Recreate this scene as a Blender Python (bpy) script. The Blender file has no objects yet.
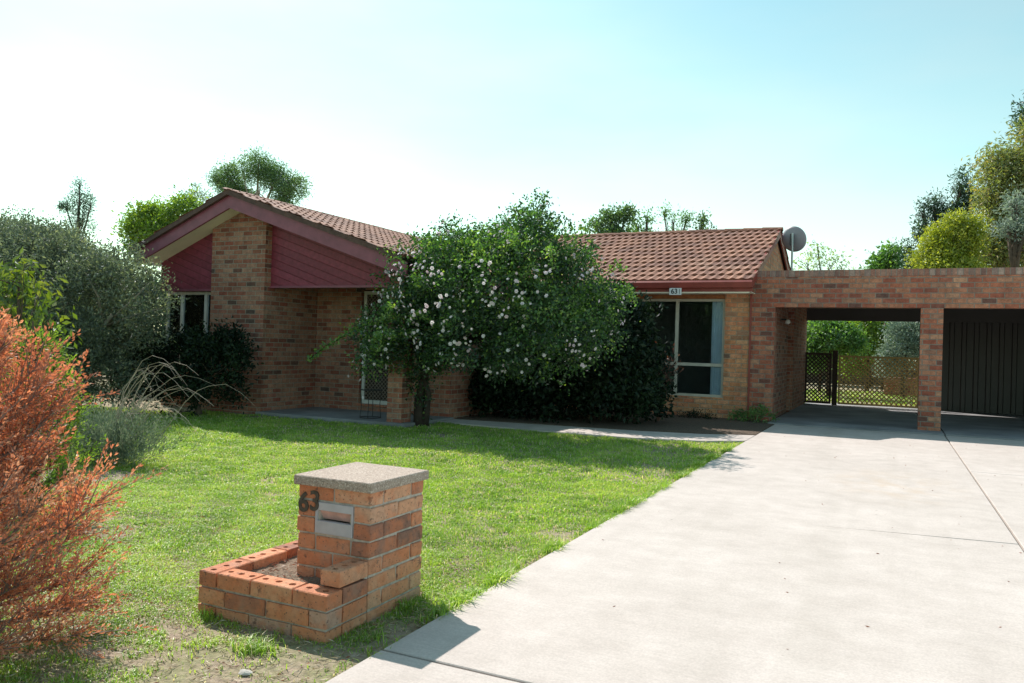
import bpy, bmesh, math, random
import numpy as np
from mathutils import Matrix, Vector
rad = math.radians
random.seed(7)
RNG = np.random.default_rng(11)
sc = bpy.context.scene
COL = sc.collection

# ------------------------------------------------------------------ camera
cam_d = bpy.data.cameras.new('camera')
cam = bpy.data.objects.new('camera', cam_d)
COL.objects.link(cam)
sc.camera = cam
cam_d.sensor_width = 36.0
cam_d.lens = 790.0 / 1024 * 36
cam_d.clip_start = 0.05
cam_d.clip_end = 3000
_y, _p, _r = .4478, .0060, .0300
fw = Vector((-math.sin(_y) * math.cos(_p), math.cos(_y) * math.cos(_p), math.sin(_p)))
rt = Vector((math.cos(_y), math.sin(_y), 0))
up = rt.cross(fw)
r2 = rt * math.cos(_r) + up * math.sin(_r)
u2 = up * math.cos(_r) - rt * math.sin(_r)
m3 = Matrix((r2, u2, -fw)).transposed()
cam.matrix_world = Matrix.Translation((0, 0, 1.30)) @ m3.to_4x4()

# ------------------------------------------------------------------ world, sun, exposure
SHX, SHY = .83, -.57                       # ground shift of a shadow per metre of height
el = math.atan(1 / math.hypot(SHX, SHY))
sun_dir = Vector((-SHX, -SHY, 1)).normalized()      # towards the sun
az = math.atan2(sun_dir.x, sun_dir.y)               # from +Y clockwise
W = bpy.data.worlds.new('World')
sc.world = W
W.use_nodes = True
wn = W.node_tree
wn.nodes.clear()
sky = wn.nodes.new('ShaderNodeTexSky')
sky.sky_type = 'NISHITA'
sky.sun_disc = False
sky.sun_elevation = el
sky.sun_rotation = az
sky.altitude = 600
sky.air_density = 1.3
sky.dust_density = 0.9
sky.ozone_density = 1.2
# thin high cloud veil: pale wisps mixed into the sky
tc = wn.nodes.new('ShaderNodeTexCoord')
mp = wn.nodes.new('ShaderNodeMapping')
mp.inputs['Scale'].default_value = (1.0, 1.0, 3.5)
ns = wn.nodes.new('ShaderNodeTexNoise')
ns.inputs['Scale'].default_value = 1.6
ns.inputs['Detail'].default_value = 5
ns.inputs['Roughness'].default_value = .5
cr = wn.nodes.new('ShaderNodeValToRGB')
cr.color_ramp.elements[0].position = .42
cr.color_ramp.elements[0].color = (0.08, 0.08, 0.08, 1)
cr.color_ramp.elements[1].position = .68
cr.color_ramp.elements[1].color = (.42, .42, .42, 1)
mx = wn.nodes.new('ShaderNodeMix')
mx.data_type = 'RGBA'
bw_ = wn.nodes.new('ShaderNodeRGBToBW')
cl = wn.nodes.new('ShaderNodeMix')
cl.data_type = 'RGBA'
cl.blend_type = 'MULTIPLY'
cl.inputs['Factor'].default_value = 1
cl.inputs['B'].default_value = (1.25, 1.42, 1.42, 1)
tint = wn.nodes.new('ShaderNodeMix')
tint.data_type = 'RGBA'
tint.blend_type = 'MULTIPLY'
tint.inputs['Factor'].default_value = 1
tint.inputs['B'].default_value = (1.0, 1.27, .98, 1)
bg = wn.nodes.new('ShaderNodeBackground')
bg.inputs['Strength'].default_value = .125
wo = wn.nodes.new('ShaderNodeOutputWorld')
L = wn.links.new
L(tc.outputs['Generated'], mp.inputs[0]); L(mp.outputs[0], ns.inputs['Vector'])
L(ns.outputs['Fac'], cr.inputs[0]); L(cr.outputs[0], mx.inputs['Factor'])
L(sky.outputs[0], tint.inputs['A']); L(tint.outputs['Result'], mx.inputs['A'])
L(sky.outputs[0], bw_.inputs[0]); L(bw_.outputs[0], cl.inputs['A']); L(cl.outputs['Result'], mx.inputs['B'])
L(mx.outputs['Result'], bg.inputs[0]); L(bg.outputs[0], wo.inputs[0])

sd = bpy.data.lights.new('sun', 'SUN')
sd.energy = 5.0
sd.angle = rad(.53)
sd.color = (1, .92, .85)
sun = bpy.data.objects.new('sun', sd)
COL.objects.link(sun)
sun.rotation_euler = sun_dir.to_track_quat('Z', 'Y').to_euler()
sun.location = (-20, 14, 30)
sc.view_settings.view_transform = 'Standard'
sc.view_settings.look = 'None'
sc.view_settings.exposure = 0.38
sc.view_settings.gamma = 1
sc.view_settings.use_curve_mapping = False

# ------------------------------------------------------------------ helpers: objects
def tag(o, label=None, cat=None, group=None, kind=None):
    if label: o['label'] = label
    if cat: o['category'] = cat
    if group: o['group'] = group
    if kind: o['kind'] = kind
    return o

def empty(name, loc=(0, 0, 0), **k):
    o = bpy.data.objects.new(name, None)
    o.empty_display_size = .2
    o.location = loc
    COL.objects.link(o)
    return tag(o, **k)

def link(name, me, mat, parent=None):
    o = bpy.data.objects.new(name, me)
    if mat is not None and not me.materials: me.materials.append(mat)
    COL.objects.link(o)
    if parent is not None:
        o.parent = parent
        o.matrix_parent_inverse = Matrix.Translation(-parent.location)
    return o

def centre(o):
    """move a top-level mesh's origin to its base centre"""
    me = o.data
    n = len(me.vertices); a = np.empty(n * 3); me.vertices.foreach_get('co', a); a = a.reshape(-1, 3)
    c = (a.min(0) + a.max(0)) / 2; c[2] = a[:, 2].min()
    a -= c; me.vertices.foreach_set('co', a.ravel()); o.location = c; me.update()
    return o

def np_mesh(name, V, F, face_attr=None, smooth=False, uv=None):
    """V (n,3), F (m,k) all faces with k corners; face_attr dict name->(m,)"""
    V = np.asarray(V, np.float32); F = np.asarray(F, np.int32)
    me = bpy.data.meshes.new(name)
    m, k = F.shape
    me.vertices.add(len(V)); me.vertices.foreach_set('co', V.ravel())
    me.loops.add(m * k); me.loops.foreach_set('vertex_index', F.ravel())
    me.polygons.add(m)
    me.polygons.foreach_set('loop_start', np.arange(0, m * k, k, dtype=np.int32))
    me.polygons.foreach_set('use_smooth', np.full(m, smooth))
    if face_attr:
        for nme, a in face_attr.items():
            at = me.attributes.new(nme, 'FLOAT', 'FACE')
            at.data.foreach_set('value', np.asarray(a, np.float32))
    me.update(calc_edges=True); me.validate()
    return me

class MB:
    """collects boxes, prisms, tubes; builds ONE mesh"""
    def __init__(s): s.v = []; s.f = []; s.t = []; s.cur = .5
    def add(s, V, F, t=None):
        b = len(s.v); s.v += [tuple(map(float, p)) for p in V]
        for f in F: s.f.append([i + b for i in f]); s.t.append(s.cur if t is None else t)
    def box(s, x0, x1, y0, y1, z0, z1, t=None, j=0, bev=0):
        P = [(x0, y0, z0), (x1, y0, z0), (x1, y1, z0), (x0, y1, z0), (x0, y0, z1), (x1, y0, z1), (x1, y1, z1), (x0, y1, z1)]
        if j: P = [(a + random.uniform(-j, j), b + random.uniform(-j, j), c + random.uniform(-j, j)) for a, b, c in P]
        s.add(P, [(0, 3, 2, 1), (4, 5, 6, 7), (0, 1, 5, 4), (1, 2, 6, 5), (2, 3, 7, 6), (3, 0, 4, 7)], t)
    def prism(s, poly, d, t=None):
        """poly: list of 3D points (planar), extruded by vector d"""
        n = len(poly); P = [Vector(p) for p in poly]; Q = [p + Vector(d) for p in P]
        s.add(P + Q, [tuple(range(n - 1, -1, -1)), tuple(range(n, 2 * n))] + [(i, (i + 1) % n, n + (i + 1) % n, n + i) for i in range(n)], t)
    def tube(s, pts, r, n=6, t=None, caps=True):
        pts = [Vector(p) for p in pts]
        if not hasattr(r, '__len__'): r = [r] * len(pts)
        V = []; F = []
        for i, p in enumerate(pts):
            d = (pts[min(i + 1, len(pts) - 1)] - pts[max(i - 1, 0)]).normalized()
            a = d.orthogonal().normalized() if i == 0 else (a - d * a.dot(d)).normalized()
            b = d.cross(a)
            for k in range(n):
                w = 2 * math.pi * k / n
                V.append(p + (a * math.cos(w) + b * math.sin(w)) * r[i])
        for i in range(len(pts) - 1):
            for k in range(n):
                F.append((i * n + k, i * n + (k + 1) % n, (i + 1) * n + (k + 1) % n, (i + 1) * n + k))
        if caps:
            F.append(tuple(range(n - 1, -1, -1))); F.append(tuple((len(pts) - 1) * n + k for k in range(n)))
        s.add(V, F, t)
    def disc(s, c, axis, r, h, n=24, t=None):
        c = Vector(c); s.tube([c, c + Vector(axis).normalized() * h], r, n, t)
    def mesh(s, name, bevel=0, smooth=False):
        me = bpy.data.meshes.new(name)
        me.from_pydata(s.v, [], s.f)
        at = me.attributes.new('tint', 'FLOAT', 'FACE'); at.data.foreach_set('value', s.t)
        if bevel or True:
            bm = bmesh.new(); bm.from_mesh(me)
            bmesh.ops.recalc_face_normals(bm, faces=bm.faces)
            if bevel:
                bmesh.ops.bevel(bm, geom=[e for e in bm.edges if e.is_manifold and e.calc_face_angle(0) > .6], offset=bevel, segments=1, affect='EDGES', profile=.5)
            uvl = bm.loops.layers.uv.new('UVMap')
            for f in bm.faces:
                n = f.normal
                ax = max(range(3), key=lambda i: abs(n[i]))
                for l in f.loops:
                    co = l.vert.co
                    l[uvl].uv = (co.y, co.z) if ax == 0 else (co.x, co.z) if ax == 1 else (co.x, co.y)
                f.smooth = smooth
            bm.to_mesh(me); bm.free()
        me.update()
        return me
    def build(s, name, mat, parent=None, bevel=0, smooth=False):
        return link(name, s.mesh(name, bevel, smooth), mat, parent)

# ------------------------------------------------------------------ helpers: materials
class NT:
    def __init__(s, name):
        s.m = bpy.data.materials.new(name); s.m.use_nodes = True
        s.t = s.m.node_tree; s.b = s.t.nodes['Principled BSDF']; s.out = s.t.nodes['Material Output']
    def n(s, typ, **k):
        o = s.t.nodes.new(typ)
        for a, b in k.items():
            if a in o.inputs: o.inputs[a].default_value = b
            else: setattr(o, a, b)
        return o
    def l(s, a, b): s.t.links.new(a, b)
    def math(s, op, a, b=None):
        o = s.t.nodes.new('ShaderNodeMath'); o.operation = op
        for i, q in enumerate((a, b)):
            if q is None: continue
            if hasattr(q, 'links'): s.l(q, o.inputs[i])
            else: o.inputs[i].default_value = q
        return o.outputs[0]
    def ramp(s, fac, stops, interp='LINEAR'):
        o = s.t.nodes.new('ShaderNodeValToRGB'); e = o.color_ramp; e.interpolation = interp
        while len(e.elements) < len(stops): e.elements.new(.5)
        for q, (p, c) in zip(e.elements, stops): q.position = p; q.color = (*c, 1) if len(c) == 3 else c
        s.l(fac, o.inputs[0]); return o.outputs[0]
    def mix(s, fac, a, b, mode='MIX'):
        o = s.t.nodes.new('ShaderNodeMix'); o.data_type = 'RGBA'; o.blend_type = mode
        for key, q in (('Factor', fac), ('A', a), ('B', b)):
            i = o.inputs[key]
            if hasattr(q, 'links'): s.l(q, i)
            elif key == 'Factor': i.default_value = q
            else: i.default_value = (*q, 1)
        return o.outputs['Result']
    def noise(s, vec, scale, detail=4, rough=.55):
        o = s.n('ShaderNodeTexNoise'); o.inputs['Scale'].default_value = scale; o.inputs['Detail'].default_value = detail
        o.inputs['Roughness'].default_value = rough
        if vec is not None: s.l(vec, o.inputs['Vector'])
        return o.outputs['Fac']
    def bump(s, h, strength=.4, dist=.01):
        o = s.n('ShaderNodeBump'); o.inputs['Strength'].default_value = strength; o.inputs['Distance'].default_value = dist
        s.l(h, o.inputs['Height']); s.l(o.outputs[0], s.b.inputs['Normal']); return o
    def pos(s): return s.n('ShaderNodeNewGeometry').outputs['Position']
    def attr(s, nme): o = s.n('ShaderNodeAttribute'); o.attribute_name = nme; return o.outputs['Fac']
    def set(s, **k):
        for a, b in k.items():
            i = s.b.inputs[a.replace('_', ' ')]
            if hasattr(b, 'links'): s.l(b, i)
            else: i.default_value = b if not isinstance(b, tuple) else (*b, 1)
        return s.m

def brick_mat(name, stops, mortar=(.36, .32, .27), bw=.25, rh=.086, joint=.0105, bond=.5, seed=0.):
    k = NT(name)
    uv = k.n('ShaderNodeUVMap').outputs[0]
    sp = k.n('ShaderNodeSeparateXYZ'); k.l(uv, sp.inputs[0])
    wob = k.math('MULTIPLY', k.math('SUBTRACT', k.noise(uv, 9, 2), .5), .006)
    u = k.math('ADD', k.math('ADD', sp.outputs[0], wob), 50.)
    v = k.math('ADD', k.math('ADD', sp.outputs[1], wob), 43.)
    vr = k.math('DIVIDE', v, rh)
    row = k.math('FLOOR', vr)
    ur = k.math('ADD', k.math('DIVIDE', u, bw), k.math('MULTIPLY', k.math('MODULO', row, 2.), bond))
    col = k.math('FLOOR', ur)
    fu = k.math('MULTIPLY', k.math('FRACT', ur), bw); fv = k.math('MULTIPLY', k.math('FRACT', vr), rh)
    du = k.math('MINIMUM', fu, k.math('SUBTRACT', bw, fu)); dv = k.math('MINIMUM', fv, k.math('SUBTRACT', rh, fv))
    d = k.math('MINIMUM', du, dv)
    mr = k.n('ShaderNodeMapRange'); k.l(d, mr.inputs[0])
    mr.inputs[1].default_value = joint * .36; mr.inputs[2].default_value = joint * .66
    mask = mr.outputs[0]
    cx = k.n('ShaderNodeCombineXYZ'); k.l(col, cx.inputs[0]); k.l(row, cx.inputs[1]); cx.inputs[2].default_value = seed
    wn_ = k.n('ShaderNodeTexWhiteNoise'); k.l(cx.outputs[0], wn_.inputs[0])
    big = k.noise(uv, .9, 3)
    idx = k.math('ADD', k.math('MULTIPLY', wn_.outputs['Value'], .9), k.math('MULTIPLY', k.math('SUBTRACT', big, .3), .25))
    c = k.ramp(idx, stops)
    fine = k.noise(uv, 55, 5, .7)
    c = k.mix(1, c, k.ramp(fine, [(.25, (.55, .55, .55)), (.5, (.95, .95, .95)), (.8, (1.35, 1.35, 1.35))]), 'MULTIPLY')
    c = k.mix(1, c, k.ramp(k.noise(uv, 13, 3, .6), [(.3, (.72, .70, .70)), (.7, (1.22, 1.2, 1.2))]), 'MULTIPLY')
    spots = k.noise(uv, 21, 3, .6)
    c = k.mix(k.ramp(spots, [(.66, (0, 0, 0)), (.74, (.6, .6, .6))]), c, (.07, .045, .04))
    mc = k.mix(1, mortar, k.ramp(k.noise(uv, 30, 4), [(.2, (.6, .6, .6)), (.8, (1.2, 1.2, 1.2))]), 'MULTIPLY')
    c = k.mix(mask, mc, c)
    # streaky weathering
    st = k.n('ShaderNodeMapping'); k.l(uv, st.inputs[0]); st.inputs['Scale'].default_value = (3, .7, 1)
    c = k.mix(1, c, k.ramp(k.noise(st.outputs[0], 1.5, 5, .6), [(.3, (.78, .77, .76)), (.65, (1.08, 1.07, 1.05))]), 'MULTIPLY')
    h = k.math('ADD', mask, k.math('MULTIPLY', fine, .35))
    k.bump(h, .7, .008)
    return k.set(Base_Color=c, Roughness=.9)

STOPS_RED = [(.0, (.11, .07, .065)), (.07, (.20, .09, .07)), (.16, (.36, .11, .07)), (.42, (.46, .16, .095)), (.60, (.50, .23, .14)), (.74, (.38, .11, .075)), (.86, (.56, .30, .19)), (.97, (.30, .14, .10)), (1, (.22, .12, .10))]
STOPS_TAN = [(.0, (.16, .11, .09)), (.05, (.36, .20, .12)), (.14, (.62, .27, .13)), (.42, (.70, .35, .18)), (.60, (.60, .20, .11)), (.72, (.72, .39, .22)), (.88, (.66, .28, .15)), (.98, (.40, .24, .16)), (1, (.26, .17, .13))]
STOPS_HOUSE = [(.0, (.06, .045, .045)), (.06, (.13, .08, .065)), (.13, (.27, .09, .06)), (.34, (.38, .16, .105)), (.52, (.44, .24, .17)), (.66, (.32, .095, .065)), (.80, (.45, .25, .18)), (.96, (.28, .13, .09)), (1, (.12, .07, .06))]
M = {}
M['brick'] = brick_mat('house_brick', STOPS_HOUSE, (.36, .31, .26), bw=.215, rh=.080, joint=.013)
M['brick_tan'] = brick_mat('tan_brick', STOPS_TAN, (.46, .35, .25), bw=.22, rh=.090, joint=.015, seed=3.)
M['brick_red'] = brick_mat('red_brick', STOPS_RED, (.30, .25, .21), bw=.22, rh=.090, joint=.015, seed=5.)
M['soldier'] = brick_mat('capping_brick', [(0, (.20, .13, .12)), (.3, (.34, .17, .13)), (.6, (.44, .25, .19)), (.8, (.28, .19, .17)), (1, (.52, .38, .32))], (.30, .26, .23), bw=.086, rh=.5, joint=.013, bond=0, seed=9.)

def plain(name, col, rough=.6, var=.12, scale=6, bump=0, metal=0, spec=.5):
    k = NT(name)
    p = k.pos()
    lo = tuple(c * (1 - var) for c in col); hi = tuple(min(1, c * (1 + var)) for c in col)
    c = k.ramp(k.noise(p, scale, 5), [(.3, lo), (.7, hi)])
    if bump: k.bump(k.noise(p, scale * 12, 3), bump, .003)
    k.b.inputs['Specular IOR Level'].default_value = spec
    return k.set(Base_Color=c, Roughness=rough, Metallic=metal)

M['fascia'] = plain('maroon_fascia_paint', (.24, .065, .10), .45, .2, 5)
M['gutter'] = plain('red_brown_gutter_paint', (.26, .05, .04), .4, .2, 4)
M['soffit'] = plain('cream_soffit_paint', (.80, .76, .62), .7, .08, 3)
M['white'] = plain('white_frame_paint', (.62, .62, .60), .45, .1, 8)
M['cream'] = plain('cream_frame_paint', (.50, .49, .42), .45, .1, 8)
M['black'] = plain('black_wire', (.02, .02, .022), .5, .1)
M['timber_dark'] = plain('dark_stained_timber', (.045, .025, .02), .75, .3, 20, .4)
M['lattice'] = plain('weathered_lattice_timber', (.55, .37, .16), .8, .25, 25, .3)
M['colorbond'] = plain('dark_ribbed_steel', (.055, .05, .05), .5, .1, 2)
M['carport_ceiling'] = plain('galvanised_ceiling', (.16, .17, .19), .5, .1, 2)
M['dish'] = plain('grey_dish_paint', (.30, .29, .33), .5, .08, 5)
M['pole'] = plain('galvanised_pole', (.35, .38, .40), .35, .1, 8, metal=.6)
M['bark'] = plain('grey_brown_bark', (.11, .08, .06), .95, .4, 9, .8)
M['dry_bark'] = plain('weathered_mauve_bark', (.22, .16, .14), .9, .3, 12, .5)
M['bark_pale'] = plain('pale_grey_bark', (.34, .29, .24), .9, .3, 9, .5)
M['interior'] = plain('interior_plaster', (.30, .28, .25), .9, .05)
M['curtain'] = plain('pale_curtain', (.74, .80, .88), .9, .1, 4)
M['timber_orange'] = plain('orange_stained_timber', (.34, .13, .045), .6, .3, 14)

def panel_mat():
    k = NT('maroon_weatherboard')  # boards along the rake
    p = k.pos(); sp = k.n('ShaderNodeSeparateXYZ'); k.l(p, sp.inputs[0])
    # boards follow the rake of the roof
    s = k.math('ADD', sp.outputs[2], k.math('MULTIPLY', sp.outputs[0], .335))
    fr = k.math('FRACT', k.math('DIVIDE', k.math('ADD', s, 20.), .135))
    h = k.math('MINIMUM', k.math('MULTIPLY', fr, 7.), 1.)
    bid = k.math('FLOOR', k.math('DIVIDE', k.math('ADD', s, 20.), .135))
    w = k.n('ShaderNodeTexWhiteNoise', noise_dimensions='1D'); k.l(bid, w.inputs['W'])
    c = k.ramp(w.outputs['Value'], [(0, (.20, .028, .05)), (1, (.28, .045, .078))])
    c = k.mix(1, c, k.ramp(k.noise(p, 14, 5), [(.3, (.75, .75, .75)), (.7, (1.15, 1.15, 1.15))]), 'MULTIPLY')
    c = k.mix(k.ramp(h, [(0, (.75, .75, .75)), (.8, (0, 0, 0))]), c, (.05, .012, .015))
    k.bump(h, .5, .01)
    return k.set(Base_Color=c, Roughness=.55)
M['panel'] = panel_mat()

def tile_mat(name, cols):
    k = NT(name)
    p = k.pos()
    c = k.ramp(k.attr('tint'), cols)
    c = k.mix(1, c, k.ramp(k.noise(p, 22, 5, .7), [(.3, (.72, .70, .68)), (.7, (1.16, 1.16, 1.14))]), 'MULTIPLY')
    c = k.mix(k.ramp(k.noise(p, 1.1, 4), [(.55, (0, 0, 0)), (.8, (.35, .35, .35))]), c, (.20, .17, .14))
    k.bump(k.noise(p, 120, 3), .3, .002)
    return k.set(Base_Color=c, Roughness=.8)
M['tile'] = tile_mat('terracotta_tile', [(0, (.17, .068, .045)), (.35, (.26, .11, .07)), (.7, (.32, .145, .09)), (1, (.38, .20, .14))])

def glass_mat():
    k = NT('window_glass')
    fr = k.n('ShaderNodeFresnel'); fr.inputs[0].default_value = 1.5
    tr = k.n('ShaderNodeBsdfTransparent'); tr.inputs[0].default_value = (.82, .88, .9, 1)
    gl = k.n('ShaderNodeBsdfGlossy'); gl.inputs['Roughness'].default_value = .02; gl.inputs['Color'].default_value = (.9, .95, 1, 1)
    mxs = k.n('ShaderNodeMixShader')
    k.l(fr.outputs[0], mxs.inputs[0]); k.l(tr.outputs[0], mxs.inputs[1]); k.l(gl.outputs[0], mxs.inputs[2])
    k.l(mxs.outputs[0], k.out.inputs[0])
    return k.m
M['glass'] = glass_mat()

def leaf_mat(name, cols, trans=.35, rough=.5, tr_mul=(1.3, 1.5, .5)):
    k = NT(name)
    c = k.ramp(k.attr('tint'), cols)
    df = k.n('ShaderNodeBsdfDiffuse'); k.l(c, df.inputs[0])
    tl = k.n('ShaderNodeBsdfTranslucent'); k.l(k.mix(1, c, tr_mul, 'MULTIPLY'), tl.inputs[0])
    gl = k.n('ShaderNodeBsdfGlossy'); gl.inputs['Roughness'].default_value = rough; gl.inputs['Color'].default_value = (.9, .95, 1, 1)
    m1 = k.n('ShaderNodeMixShader'); m1.inputs[0].default_value = trans
    k.l(df.outputs[0], m1.inputs[1]); k.l(tl.outputs[0], m1.inputs[2])
    m2 = k.n('ShaderNodeMixShader'); m2.inputs[0].default_value = .02 if 'dark_shrub' in name else .05
    k.l(m1.outputs[0], m2.inputs[1]); k.l(gl.outputs[0], m2.inputs[2]); k.l(m2.outputs[0], k.out.inputs[0])
    return k.m
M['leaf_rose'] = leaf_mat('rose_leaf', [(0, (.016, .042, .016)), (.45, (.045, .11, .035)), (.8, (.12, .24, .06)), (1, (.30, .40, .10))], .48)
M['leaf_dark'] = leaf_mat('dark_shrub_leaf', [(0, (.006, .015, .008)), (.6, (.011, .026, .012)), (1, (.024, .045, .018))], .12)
M['leaf_grey'] = leaf_mat('grey_green_leaf', [(0, (.055, .075, .055)), (.5, (.12, .155, .11)), (.85, (.21, .25, .17)), (1, (.33, .35, .20))], .32, tr_mul=(1.2, 1.3, .8))
M['leaf_bright'] = leaf_mat('bright_green_leaf', [(0, (.08, .15, .02)), (.5, (.15, .25, .03)), (1, (.30, .38, .06))], .45)
M['leaf_pale'] = leaf_mat('pale_airy_leaf', [(0, (.16, .24, .15)), (.5, (.30, .40, .26)), (1, (.45, .52, .35))], .5)
M['leaf_young'] = leaf_mat('young_yellow_green_leaf', [(0, (.05, .09, .015)), (.5, (.12, .18, .02)), (1, (.26, .28, .04))], .35)
M['leaf_yellow'] = leaf_mat('yellow_green_leaf', [(0, (.20, .26, .03)), (.5, (.36, .42, .05)), (1, (.52, .54, .09))], .5, tr_mul=(1.2, 1.2, .5))
M['leaf_euc'] = leaf_mat('eucalypt_leaf', [(0, (.05, .10, .05)), (.5, (.10, .18, .08)), (1, (.20, .30, .12))], .45)
M['leaf_gum'] = leaf_mat('olive_gum_leaf', [(0, (.13, .16, .07)), (.4, (.24, .27, .10)), (.75, (.36, .34, .13)), (1, (.42, .30, .14))], .45)
M['leaf_conifer'] = leaf_mat('dark_conifer_needle', [(0, (.02, .05, .04)), (.6, (.04, .09, .06)), (1, (.08, .15, .09))], .3)
M['leaf_green'] = leaf_mat('mid_green_leaf', [(0, (.05, .12, .03)), (.5, (.10, .22, .05)), (1, (.20, .33, .09))], .45)
M['leaf_blue'] = leaf_mat('blue_grey_leaf', [(0, (.14, .19, .16)), (.5, (.25, .32, .27)), (1, (.38, .45, .37))], .35, tr_mul=(1, 1.1, .8))
M['leaf_rust'] = leaf_mat('dead_rust_foliage', [(0, (.26, .11, .065)), (.4, (.54, .22, .125)), (.8, (.68, .34, .21)), (1, (.76, .52, .36))], .42, tr_mul=(1.3, .9, .6))
M['leaf_lav'] = leaf_mat('silver_green_leaf', [(0, (.09, .13, .09)), (.5, (.17, .22, .15)), (1, (.33, .36, .26))], .3, tr_mul=(1.1, 1.2, .9))
M['petal'] = leaf_mat('pale_pink_petal', [(0, (.74, .56, .62)), (.5, (.84, .76, .80)), (1, (.90, .88, .88))], .35, tr_mul=(1, .95, 1))
M['dry_twig'] = plain('dry_pale_twig', (.40, .34, .28), .9, .25, 15)
M['dead_leaf'] = leaf_mat('dead_brown_leaf', [(0, (.18, .07, .04)), (1, (.40, .20, .12))], .3, tr_mul=(1.2, .8, .6))

# ground
def soil_mat():
    k = NT('lawn_soil')
    p = k.pos()
    n1 = k.noise(p, 1.3, 5); n2 = k.noise(p, 30, 5, .7); n3 = k.noise(p, 7, 4, .65)
    soil = k.ramp(n2, [(.3, (.20, .15, .11)), (.55, (.38, .29, .22)), (.75, (.55, .46, .37))])
    green = k.ramp(n2, [(.3, (.08, .13, .025)), (.7, (.22, .30, .07))])
    f = k.ramp(k.math('ADD', k.math('MULTIPLY', n1, .5), k.math('MULTIPLY', n3, .5)), [(.44, (.45, .45, .45)), (.58, (.0, .0, .0))])
    c = k.mix(f, soil, green)
    k.bump(n2, .8, .02)
    return k.set(Base_Color=c, Roughness=1.)
M['soil'] = soil_mat()
def mulch_mat():
    k = NT('garden_bed_soil'); p = k.pos()
    n2 = k.noise(p, 40, 6, .75)
    k.bump(n2, 1, .03)
    return k.set(Base_Color=k.ramp(n2, [(.3, (.05, .035, .025)), (.6, (.17, .12, .085)), (.8, (.30, .24, .18))]), Roughness=1.)
M['mulch'] = mulch_mat()
def concrete_mat():
    k = NT('driveway_concrete'); p = k.pos()
    a = k.noise(p, .55, 5, .6); b = k.noise(p, 4, 6, .65); c_ = k.noise(p, 90, 4, .7)
    c = k.ramp(a, [(.3, (.50, .445, .415)), (.6, (.57, .51, .48))])
    c = k.mix(1, c, k.ramp(b, [(.25, (.86, .85, .83)), (.7, (1.06, 1.06, 1.05))]), 'MULTIPLY')
    c = k.mix(1, c, k.ramp(c_, [(.3, (.84, .84, .84)), (.7, (1.1, 1.1, 1.1))]), 'MULTIPLY')
    # broom-finish streaks across the drive
    mp_ = k.n('ShaderNodeMapping'); k.l(p, mp_.inputs[0]); mp_.inputs['Scale'].default_value = (2, 26, 1)
    c = k.mix(1, c, k.ramp(k.noise(mp_.outputs[0], 2, 4), [(.3, (.95, .95, .95)), (.7, (1.03, 1.03, 1.03))]), 'MULTIPLY')
    # rust-tan stain in the middle of the parking strip
    d = k.n('ShaderNodeVectorMath', operation='DISTANCE'); 
    sc_ = k.n('ShaderNodeMapping'); k.l(p, sc_.inputs[0]); sc_.inputs['Scale'].default_value = (1.0, .55, 0)
    k.l(sc_.outputs[0], d.inputs[0]); d.inputs[1].default_value = (.05, 8.8 * .55, 0)
    st = k.math('MULTIPLY', k.ramp(d.outputs['Value'], [(.1, (1, 1, 1)), (.75, (0, 0, 0))]), k.ramp(k.noise(p, 3, 6, .7), [(.45, (0, 0, 0)), (.7, (.75, .75, .75))]))
    c = k.mix(st, c, (.48, .36, .25))
    dark = k.ramp(k.noise(p, 1.7, 7, .72), [(.57, (0, 0, 0)), (.75, (.2, .2, .2))])
    c = k.mix(dark, c, (.36, .32, .28))
    ty = k.n('ShaderNodeMapping'); k.l(p, ty.inputs[0]); ty.inputs['Scale'].default_value = (1.3, .06, 1)
    c = k.mix(k.ramp(k.noise(ty.outputs[0], 2.2, 4, .6), [(.50, (0, 0, 0)), (.68, (.22, .22, .22))]), c, (.36, .32, .28))
    sps = k.n('ShaderNodeTexVoronoi'); sps.inputs['Scale'].default_value = 3.2; k.l(p, sps.inputs['Vector'])
    c = k.mix(k.ramp(sps.outputs['Distance'], [(.02, (.6, .6, .6)), (.035, (0, 0, 0))]), c, (.15, .12, .10))
    k.bump(k.math('ADD', c_, k.math('MULTIPLY', b, .8)), .35, .004)
    return k.set(Base_Color=c, Roughness=.85)
M['concrete'] = concrete_mat()
def cap_mat():
    k = NT('exposed_aggregate_cap'); p = k.pos()
    v = k.n('ShaderNodeTexVoronoi'); v.inputs['Scale'].default_value = 150; k.l(p, v.inputs['Vector'])
    c = k.ramp(k.n('ShaderNodeSeparateColor').outputs[0], [(0, (0, 0, 0)), (1, (1, 1, 1))])
    s = k.n('ShaderNodeSeparateColor'); k.l(v.outputs['Color'], s.inputs[0])
    c = k.ramp(s.outputs[0], [(0, (.24, .18, .15)), (.4, (.42, .33, .27)), (.8, (.50, .41, .34)), (1, (.64, .56, .49))])
    c = k.mix(k.ramp(v.outputs['Distance'], [(.35, (0, 0, 0)), (.6, (.6, .6, .6))]), c, (.30, .24, .20))
    k.bump(v.outputs['Distance'], .6, .004)
    return k.set(Base_Color=c, Roughness=.9)
M['cap'] = cap_mat()
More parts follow.
